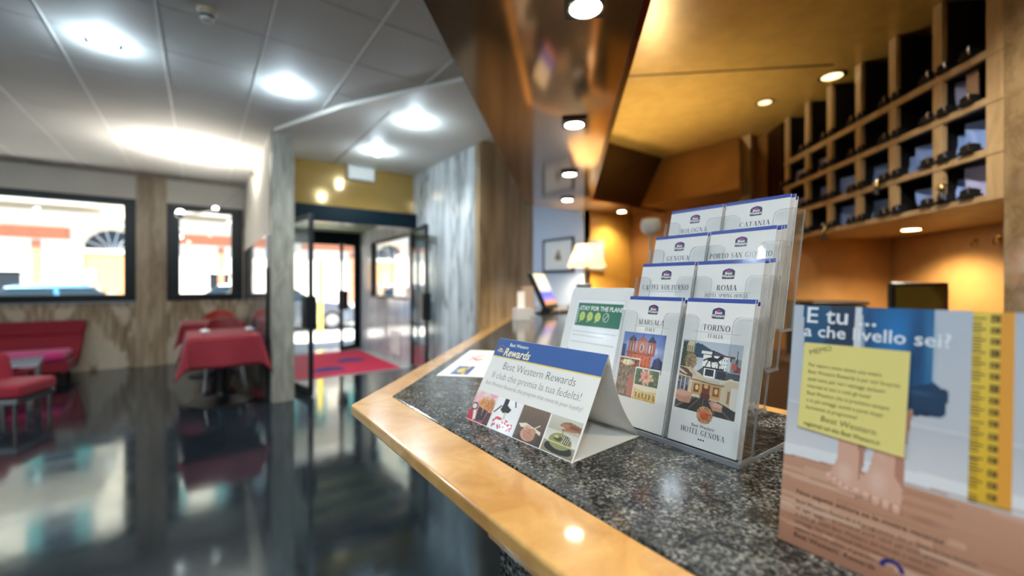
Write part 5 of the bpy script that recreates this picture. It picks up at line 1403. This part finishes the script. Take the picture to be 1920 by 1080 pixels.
# key blocks standing on the rails at the posts
kb0 = None
for row in range(4):
    for c, v in enumerate([V_RE + 0.03] + pv):
        for side in ((1,) if c == 0 else (-1, 1)):
            if row == 0 and c > 5: continue
            vv = v + side * 0.05
            o = P(UW - 0.012, vv)
            lab = 'black key block in the %s row, %s side of the %s' % (RN[row], {1: 'far', -1: 'near'}[side], 'end panel' if c == 0 else ORD[c - 1] + ' post from the pier')
            if kb0 is None:
                kb0 = empty('key_block', (o[0], o[1], bots[row]), lab, 'key block', math.atan2(CD[1], CD[0]), 'key blocks in the rack')
                obj('block', MB().box(-0.036, -0.045, 0, 0.036, 0.006, 0.018).box(-0.030, -0.04, 0.018, 0.030, 0.002, 0.040).box(-0.020, -0.035, 0.04, 0.024, -0.002, 0.046), 'matt black', kb0, bevel=0.003)
                obj('hook', MB().tube([(-0.032, 0.009, 0.012), (-0.032, 0.016, 0.02), (-0.032, 0.016, 0.04), (-0.032, 0.009, 0.046)], 0.003, 6), 'chrome', kb0)
            else: dup(kb0, (o[0], o[1], bots[row]), lab)
for k, (px, py, lab) in enumerate(((1643, 348, 'ball key fob hanging below the third rail'), (1766, 352, 'ball key fob hanging in the bottom row near the pier'), (1545, 434, 'ball key fob hanging under the rack above the leaflets'), (1502, 446, 'ball key fob hanging at the far lower rack corner'))):
    o = at_u(px, UW - 0.025); z = zof(py, o[2])
    r = empty('hanging_key', (o[0], o[1], z), lab, 'key', 0, 'hanging keys')
    obj('chain', MB().tube([(0.012, -0.012, 0.05), (0.004, -0.004, 0.035), (0, 0, 0.018)], 0.002, 6), 'brass', r)
    obj('ball', MB().ball((0, 0, 0), 0.02, n=14, k=10), 'brass', r, smooth=True)
    obj('tassel', MB().lathe([(0.008, -0.018), (0.015, -0.03), (0.017, -0.055), (0.0, -0.056)], n=12), 'black plastic', r, smooth='auto')
ZSH = rails[3][0]
flush_lamp(1708, 429, ZSH, 'bright recessed lamp under the key rack in the amber niche', 'niche lamp glow', 0.05, 32, (1, 0.88, 0.66), 'niche lamps')
flush_lamp(1882, 428, ZSH, 'bright recessed lamp under the key rack against the pier', 'niche lamp glow', 0.05, 32, (1, 0.88, 0.66), 'niche lamps')
# two little hooks on the amber wall
q = at_u(1845, 2.60); wh = empty('wall_hooks', (q[0], q[1], zof(455, q[2])), 'small dark hook pair on the amber niche wall', 'hooks', math.atan2(CD[1], CD[0]))
for s_ in (-0.09, 0.05):
    obj('hook', MB().tube([(s_, 0, 0.02), (s_, 0.02, 0.02), (s_, 0.03, 0.0), (s_, 0.02, -0.02)], 0.006, 6).cyl((s_, 0, 0.02), (s_, 0.006, 0.02), 0.016), 'brass', wh)

# desk below, with a monitor and a printer
dk_o = P(1.7, 2.3)
dk = empty('back_desk', (dk_o[0], dk_o[1], 0), 'dark brown desk below the key rack', 'desk')
def dbox(u0, v0, z0, u1, v1, z1):
    lo = [P(u0, v0), P(u1, v0), P(u1, v1), P(u0, v1)]
    return MB().hex([(p[0] - dk_o[0], p[1] - dk_o[1], z0) for p in lo], [(p[0] - dk_o[0], p[1] - dk_o[1], z1) for p in lo])
obj('desk_top', dbox(1.55, 2.12, 0.74, 2.59, 3.78, 0.78), 'dark brown desk', dk, bevel=0.004)
obj('front_board', dbox(1.62, 2.16, 0, 1.66, 3.75, 0.74), 'dark brown desk', dk)
obj('side_board', dbox(1.66, 2.16, 0, 2.55, 2.20, 0.74), 'dark brown desk', dk)
obj('side_board', dbox(1.66, 3.70, 0, 2.55, 3.74, 0.74), 'dark brown desk', dk)
mq = at_u(1726, 2.10)
mt = mq[2]
wscr = 116 * mt / FOC
md_ = empty('desk_monitor', (mq[0], mq[1], 0.78), 'black desk monitor with dark olive screen under the key rack', 'monitor', -TH + rad(4))
ztop = zof(530, mt) - 0.78
obj('bezel', MB().box(-wscr / 2, 0, ztop - 0.30, wscr / 2, 0.03, ztop), 'black plastic', md_, bevel=0.006)
obj('screen', MB().box(-wscr / 2 + 0.025, -0.003, ztop - 0.28, wscr / 2 - 0.04, 0.002, ztop - 0.022), 'olive screen', md_)
obj('stand', MB().box(-0.03, 0.03, 0.015, 0.03, 0.06, ztop - 0.12), 'black plastic', md_, bevel=0.004)
obj('foot', MB().prism(rrect(-0.11, -0.06, 0.11, 0.11, 0.03), 0, 0.015), 'black plastic', md_, bevel=0.003)
pq = at_u(1550, 1.95)
pt_ = empty('printer', (pq[0], pq[1], 0.78), 'flat black printer on the desk in the far corner of the niche', 'printer', -TH + rad(4))
pzz = zof(564, pq[2]) - 0.78
obj('body', MB().prism(rrect(-0.25, -0.15, 0.20, 0.12, 0.03), 0, pzz - 0.03), 'black plastic', pt_, bevel=0.01)
obj('lid', MB().prism(rrect(-0.26, -0.16, 0.21, 0.13, 0.03), pzz - 0.025, pzz), 'black plastic', pt_, bevel=0.008)
obj('paper_slot', MB().box(-0.18, -0.165, 0.08, 0.18, -0.15, 0.12), 'dark grey plastic', pt_)

# ------------------------------------------------------------------ red carpet
cp = empty('entrance_mat', (1.05, 6.42, 0.006), 'red entrance mat with two blue emblems', 'mat')
obj('pile', MB().prism(rrect(0, 0, 1.48, 2.2, 0.02), 0, 0.012), 'carpet red', cp, bevel=0.004)
for x, y in ((0.52, 0.47), (1.02, 1.10)):
    obj('emblem', MB().prism([(x - 0.20, y - 0.17), (x + 0.20, y - 0.17), (x + 0.22, y - 0.1), (x + 0.2, y + 0.1), (x, y + 0.2), (x - 0.2, y + 0.1), (x - 0.22, y - 0.1)], 0.0115, 0.0135), 'carpet blue', cp)

# ------------------------------------------------------------------ red cloth tables and chairs
def cloth_table(x, y, hx, hy, zt, over, label, clab, rz=0.0, seed=1, group='red cloth tables'):
    t = empty('pedestal_table', (x, y, 0), label, 'table', rz, group)
    obj('foot', MB().lathe([(0.0, 0.0), (0.30, 0.0), (0.30, 0.012), (0.20, 0.03), (0.06, 0.07), (0.045, 0.1), (0, 0.1)], n=36), 'black plastic', t, smooth='auto')
    obj('column', MB().lathe([(0.045, 0.09), (0.035, 0.2), (0.035, zt - 0.08), (0.07, zt - 0.04), (0.0, zt - 0.04)], n=20), 'black plastic', t, smooth='auto')
    obj('table_top', MB().box(-hx + 0.01, -hy + 0.01, zt - 0.035, hx - 0.01, hy - 0.01, zt - 0.005), 'dark brown desk', t, bevel=0.004)
    tc = bpy.data.objects.new('tablecloth', None)
    rs = random.Random(seed)
    def fn(u, v):
        p, q = (u * 2 - 1) * (hx + over), (v * 2 - 1) * (hy + over)
        cx, cy = max(-hx, min(hx, p)), max(-hy, min(hy, q)); dx, dy = p - cx, q - cy
        h = math.hypot(dx, dy)
        if h < 1e-6: return (p, q, zt)
        nx, ny = dx / h, dy / h
        both = min(abs(dx), abs(dy)) / (h + 1e-6)
        wv = 0.035 * h / over * math.sin(7.0 * (p * abs(ny) + q * abs(nx)) * 2 + seed) * (1 - both)
        fl_ = (0.10 + 0.28 * both) * h
        return (cx + nx * (fl_ + wv * 0.5 + 0.006), cy + ny * (fl_ + wv * 0.5 + 0.006), zt - h * (0.98 - 0.12 * both) + 0.001)
    c = obj('tablecloth', MB().grid(fn, 44, 44), 'red cloth', None, (x, y, 0), smooth=True, solid=0.003)
    c.rotation_euler = (0, 0, rz)
    tag(c, clab, 'tablecloth', 'red tablecloths')
    return t
cloth_table(0.195, 5.80, 0.315, 0.44, 0.775, 0.33, 'black pedestal table under the red cloth beside the pillar', 'red cloth draped over the table beside the pillar', rad(2), 2)
cloth_table(0.15, 7.60, 0.36, 0.42, 0.775, 0.26, 'black pedestal table under the red cloth nearest the narrow window', 'red cloth draped over the rear table nearest the narrow window', 0, 3)
def shell_chair(x, y, rz, mat, label):
    r = empty('dining_chair', (x, y, 0), label, 'chair', rz, 'rounded chairs at the red tables')
    obj('seat', MB().prism(rrect(-0.22, -0.22, 0.22, 0.22, 0.1, 8), 0.43, 0.48), mat, r, bevel=0.015)
    def fn(u, v):
        a = (u - 0.5) * 2.0; ww_ = math.sqrt(max(0, 1 - (max(0, v - 0.35) / 0.66) ** 2))
        return (0.25 * math.sin(a * 1.15 * ww_), 0.24 * math.cos(a * 1.0 * ww_) - 0.0 + 0.05 * v, 0.46 + 0.42 * v)
    obj('backrest', MB().grid(fn, 14, 10), mat, r, smooth=True, solid=0.018)
    for sx in (-1, 1):
        for sy in (-1, 1): obj('leg', MB().tube([(sx * 0.17, sy * 0.17, 0.44), (sx * 0.22, sy * 0.22, 0.0)], 0.012, 8), 'chrome', r)
    return r
q1 = at_a(421, 6.62); q2 = at_a(413, 8.42)
shell_chair(q1[0], q1[1], 0, 'maroon shell', 'maroon chair with rounded back between the two red tables')
shell_chair(q2[0], q2[1], 0, 'orange shell', 'orange red chair with rounded back behind the rear table')
for px, py, lab in ((383, 625, 'white cup on the red cloth, left corner'), (467, 620, 'white cup on the red cloth, pillar side')):
    q = pix(px, py + 2, 0.777)
    r = empty('cup', (q[0], q[1], 0.778), lab, 'cup', 0, 'cups on the red table')
    obj('bowl', MB().lathe([(0.0, 0.004), (0.02, 0.0), (0.034, 0.03), (0.036, 0.05), (0.033, 0.05), (0.03, 0.03), (0.0, 0.008)], n=20), 'white plastic', r, smooth=True)
    obj('handle', MB().tube([(0.034, 0, 0.042), (0.05, 0, 0.036), (0.05, 0, 0.02), (0.032, 0, 0.014)], 0.004, 6), 'white plastic', r)

# ------------------------------------------------------------------ red seats by the window
s1 = at_a(153, 8.55)
so_ = empty('window_sofa', (s1[0], 8.90, 0), 'long red sofa with pink seat under the wide window', 'sofa')
SL = 2.4
zt_, zb_ = 0.78, 0.24
obj('base', MB().box(-SL, -0.80, 0.13, -0.06, -0.12, 0.30), 'red upholstery', so_, bevel=0.03)
obj('seat', MB().box(-SL, -0.84, 0.30, -0.09, -0.30, 0.415), 'pink upholstery', so_, bevel=0.045, seg=4)
obj('backrest', MB().hex([(-SL, -0.36, 0.22), (-0.03, -0.36, 0.22), (-0.03, -0.20, 0.22), (-SL, -0.20, 0.22)], [(-SL, -0.20, 0.60), (0.0, -0.20, 0.60), (0.0, -0.07, 0.60), (-SL, -0.07, 0.60)]), 'red upholstery', so_, bevel=0.035, seg=4)
obj('top_roll', MB().hex([(-SL, -0.22, 0.585), (0.0, -0.22, 0.585), (0.0, -0.06, 0.585), (-SL, -0.06, 0.585)], [(-SL, -0.17, 0.79), (0.015, -0.17, 0.79), (0.015, -0.04, 0.79), (-SL, -0.04, 0.79)]), 'red upholstery', so_, bevel=0.04, seg=4)
for x in (-0.16, -SL / 2, -SL + 0.1):
    for y in (-0.72, -0.2): obj('leg', MB().cyl((x, y, 0.13), (x, y, 0), 0.02, 0.015, 12), 'black plastic', so_)
# low armchair seen from behind at the frame edge
ac = c2w((20 - 960) / FOC * 4.12, 4.12)
ch = empty('lounge_chair', (ac[0], ac[1], 0), 'low red lounge chair in front of the sofa at the left frame edge', 'armchair', rad(-20))
obj('seat', MB().prism(rrect(-0.22, -0.26, 0.22, 0.26, 0.06), 0.25, 0.38), 'red upholstery', ch, bevel=0.04, seg=4)
def bfn(u, v):
    a = (u - 0.5) * 1.9
    return (-0.24 * math.cos(a) - 0.06 * v * v + 0.0, 0.30 * math.sin(a), 0.22 + 0.44 * v * (1 - 0.12 * (2 * u - 1) ** 2))
obj('backrest', MB().grid(bfn, 14, 8), 'red upholstery', ch, smooth=True, solid=0.09)
obj('base_frame', MB().box(-0.22, -0.24, 0.20, 0.20, 0.24, 0.245), 'steel', ch, bevel=0.006)
for sx in (-0.19, 0.17):
    for sy in (-0.21, 0.21): obj('leg', MB().cyl((sx, sy, 0.2), (sx, sy, 0), 0.015, n=10), 'chrome', ch)
# glass coffee table with chrome legs
tq = pix(58, 762, 0.0)
ct = empty('coffee_table', (tq[0], tq[1], 0), 'low glass coffee table with square chrome legs', 'coffee table', rad(8))
obj('glass_top', MB().prism(rrect(-0.36, -0.05, 0.06, 0.80, 0.02), 0.435, 0.45), 'glass table', ct, bevel=0.003)
for x, y in ((0, 0), (-0.30, 0), (0, 0.74), (-0.30, 0.74)): obj('leg', MB().box(x - 0.03, y - 0.03, 0, x + 0.03, y + 0.03, 0.435), 'chrome', ct, bevel=0.003)
obj('side_rail', MB().box(-0.27, -0.015, 0.40, -0.03, 0.015, 0.43).box(-0.015, 0.03, 0.40, 0.015, 0.71, 0.43), 'chrome', ct)

# ------------------------------------------------------------------ the street outside
struct('ground_pavement', MB().box(-40, A_WIN + 0.3, -0.14, 30, 12.6, -0.02).box(2.82, 4.5, -0.14, 30, A_WIN + 0.3, -0.02), 'pavement', 'bright pavement in front of the entrance', cat='pavement')
struct('ground_street', MB().box(-40, 12.6, -0.3, 30, 24.5, -0.15), 'asphalt', 'grey street beyond the pavement', cat='street')
struct('ground_far_pavement', MB().box(-40, 24.5, -0.3, 30, 27.2, -0.03), 'pavement', 'far pavement along the pale building', cat='pavement')
AF = 27.0
fb_ = empty('apartment_building', (0, AF, 0), 'pale building with terracotta bands and arched doors across the street', 'building')
def fx(px): return at_a(px, AF)
def fbox(x0, x1, z0, z1, d, mat, name, par=fb_, d0=0.0): return obj(name, MB().box(x0, -d, z0, x1, d0, z1), mat, par)
fbox(-40, 30, -0.05, 4.15, 0.0, 'plaster white', 'ground_wall', d0=0.6)
fbox(-40, 30, 4.15, 13, 0.0, 'plaster cream', 'upper_wall', d0=0.6)
fbox(-40, 30, 3.95, 4.30, 0.35, 'plaster white', 'cornice')
fbox(-40, 30, 4.30, 4.45, 0.5, 'plaster white', 'cornice_top')
def arch(cx, w, zs, door, fan):
    """arched surround with fanlight and door"""
    r = w / 2; n = 14
    out = [(cx + (r + 0.32) * math.cos(PI * i / n), zs + (r + 0.32) * math.sin(PI * i / n)) for i in range(n + 1)]
    inn = [(cx + r * math.cos(PI * i / n), zs + r * math.sin(PI * i / n)) for i in range(n + 1)]
    mb = MB()
    for i in range(n):
        q = [out[i], out[i + 1], inn[i + 1], inn[i]]
        mb.add([(p[0], -0.15, p[1]) for p in q] + [(p[0], 0, p[1]) for p in q], [(0, 1, 2, 3), (7, 6, 5, 4), (0, 4, 5, 1), (1, 5, 6, 2), (2, 6, 7, 3), (3, 7, 4, 0)])
    mb.box(cx - r - 0.32, -0.15, 0, cx - r, 0, zs); mb.box(cx + r, -0.15, 0, cx + r + 0.32, 0, zs)
    obj('arch_surround', mb, 'plaster cream', fb_)
    f = obj('fanlight', MB().add([(p[0], -0.03, p[1]) for p in inn] + [(p[0], 0, p[1]) for p in inn], [list(range(n + 1)), list(range(2 * n + 1, n, -1))] + [(i, i + 1, n + 2 + i, n + 1 + i) for i in range(n)]), fan, fb_)
    for k in range(1, 7):
        a = PI * k / 7; obj('glazing_bar', MB().tube([(cx, -0.05, zs), (cx + r * math.cos(a), -0.05, zs + r * math.sin(a))], 0.03, 6), 'steel', f)
    fbox(cx - r, cx + r, zs - 0.14, zs + 0.05, 0.1, 'plaster white', 'transom')
    fbox(cx - r, cx + r, 0, zs - 0.14, 0.05, door, 'door')
xa = fx(211)[0]
for k, dm in ((-2, 'peach door'), (-1, 'peach door'), (0, 'peach door'), (1, 'black frame'), (2, 'peach door'), (3, 'peach door')):
    arch(xa + k * 6.6, 1.9, 2.85, dm, 'car glass')
for k in range(-3, 5):
    x = xa + k * 6.6 + 3.3
    fbox(x - 1.9, x + 1.9, 3.30, 3.80, 0.06, 'terracotta', 'terracotta_band')
    fbox(x + 0.75, x + 1.0, 0.2, 3.2, 0.08, 'terracotta', 'terracotta_pilaster')
    for z in (5.1, 8.6):
        for xx in (x - 1.6, x + 1.6):
            fbox(xx - 0.5, xx + 0.5, z, z + 2.0, 0.03, 'car glass', 'upper_window')
            fbox(xx - 1.0, xx - 0.52, z, z + 2.0, 0.09, 'green shutter', 'shutter'); fbox(xx + 0.52, xx + 1.0, z, z + 2.0, 0.09, 'green shutter', 'shutter')
        fbox(x - 2.9, x + 2.9, z - 0.35, z - 0.15, 0.9, 'plaster white', 'balcony_slab')
        mb = MB().box(x - 2.9, -0.9, z + 0.75, x + 2.9, -0.84, z + 0.8)
        for j in range(24): mb.box(x - 2.88 + j * 0.25, -0.88, z - 0.15, x - 2.85 + j * 0.25, -0.85, z + 0.75)
        rl = obj('balcony_railing', mb, 'steel', fb_)
for px in (-160, 10, 411, 748):
    x = fx(px)[0]
    fbox(x - 0.42, x + 0.42, 0.0, 1.85, 0.04, 'black frame', 'low_door'); fbox(x - 0.5, x + 0.5, 1.85, 1.97, 0.1, 'plaster white', 'low_lintel')
sg = fx(142)
fbox(sg[0] - 0.2, sg[0] + 0.2, zof(494, sg[2]), zof(489, sg[2]), 0.05, 'black frame', 'street_plate')
ng = fx(158)
fbox(ng[0] - 0.4, ng[0] + 0.4, zof(532, ng[2]), zof(505, ng[2]), 0.09, 'plaster cream', 'notice_panel')

def car(x, y, mat, label, flip=1):
    r = empty('car', (x, y, -0.15), label, 'car', 0 if flip > 0 else PI, 'cars parked in the street')
    prof = [(-2.05, 0.28), (-2.1, 0.55), (-2.0, 0.82), (-1.75, 0.90), (-0.6, 0.93), (1.2, 0.90), (1.85, 0.80), (2.08, 0.6), (2.1, 0.3), (1.9, 0.2), (-1.9, 0.2)]
    mb = MB()
    secs = []
    for yy, k in ((-0.86, 0.94), (-0.80, 1.0), (0.80, 1.0), (0.86, 0.94)):
        secs.append([(p[0] * (0.985 if k < 1 else 1), yy, 0.5 + (p[1] - 0.5) * k) for p in prof])
    n = len(prof); vs = [q for s_ in secs for q in s_]
    fs = [list(range(n)), list(range(4 * n - 1, 3 * n - 1, -1))]
    for s_ in range(3):
        for i in range(n): fs.append((s_ * n + i, s_ * n + (i + 1) % n, (s_ + 1) * n + (i + 1) % n, (s_ + 1) * n + i))
    obj('body', mb.add(vs, fs), mat, r, bevel=0.03)
    obj('cabin_glass', MB().hex([(-1.75, -0.78, 0.88), (0.95, -0.78, 0.88), (0.95, 0.78, 0.88), (-1.75, 0.78, 0.88)], [(-1.25, -0.58, 1.40), (0.15, -0.58, 1.40), (0.15, 0.58, 1.40), (-1.25, 0.58, 1.40)]), 'car glass', r, bevel=0.04)
    obj('roof', MB().hex([(-1.32, -0.62, 1.38), (0.22, -0.62, 1.38), (0.22, 0.62, 1.38), (-1.32, 0.62, 1.38)], [(-1.15, -0.52, 1.45), (0.05, -0.52, 1.45), (0.05, 0.52, 1.45), (-1.15, 0.52, 1.45)]), mat, r, bevel=0.02)
    for sy in (-1, 1):
        obj('pillar_post', MB().hex([(-0.42, sy * 0.775, 0.88), (-0.32, sy * 0.775, 0.88), (-0.32, sy * 0.80, 0.88), (-0.42, sy * 0.80, 0.88)], [(-0.50, sy * 0.585, 1.39), (-0.42, sy * 0.585, 1.39), (-0.42, sy * 0.61, 1.39), (-0.50, sy * 0.61, 1.39)]), mat, r)
        obj('headlight', MB().ball((1.98, sy * 0.62, 0.66), 0.12, n=12, k=8, sc=(0.7, 1.2, 0.8)), 'white plastic', r)
    for sx in (-1.3, 1.3):
        for sy in (-0.8, 0.8):
            w = obj('wheel', MB().cyl((sx, sy - 0.1, 0.31), (sx, sy + 0.1, 0.31), 0.31, n=24), 'rubber', r, bevel=0.02)
            obj('hub', MB().cyl((sx, sy - 0.11, 0.31), (sx, sy + 0.11, 0.31), 0.20, n=16), 'steel', w)
    return r
cg = at_a(619, 14.35); car(cg[0] - 1.25, 15.2, 'car grey', 'dark grey car parked outside the entrance doors')
c1 = at_a(30, 14.4); car(-6.75, 15.3, 'car purple', 'purple grey car outside the wide window, left pane side', -1)
c2 = at_a(165, 14.4); car(-2.35, 15.3, 'car blue', 'blue car outside the wide window near the stone column')
c3 = at_a(735, 14.6); car(c3[0] + 1.2, 15.4, 'car white', 'white car outside the entrance side window')
c4 = at_a(420, 21); car(c4[0], 22.5, 'car white', 'white car parked across the street', -1)
yp = at_a(601, 11.9)
yr = empty('bollard_pole', (yp[0], 11.9, -0.02), 'yellow pole on the pavement outside the doors', 'pole')
obj('shaft', MB().cyl((0, 0, 0), (0, 0, 1.9), 0.06, n=16), 'yellow pole', yr); obj('cap', MB().ball((0, 0, 1.9), 0.07, n=14, k=8), 'yellow pole', yr, smooth=True)
sp = at_a(737, 12.2)
sr = empty('street_post', (sp[0], 12.2, -0.02), 'thin dark post on the pavement outside the side window', 'pole')
obj('shaft', MB().cyl((0, 0, 0), (0, 0, 2.2), 0.035, n=12), 'black frame', sr); obj('collar', MB().cyl((0, 0, 0), (0, 0, 0.12), 0.07, n=12), 'black frame', sr)
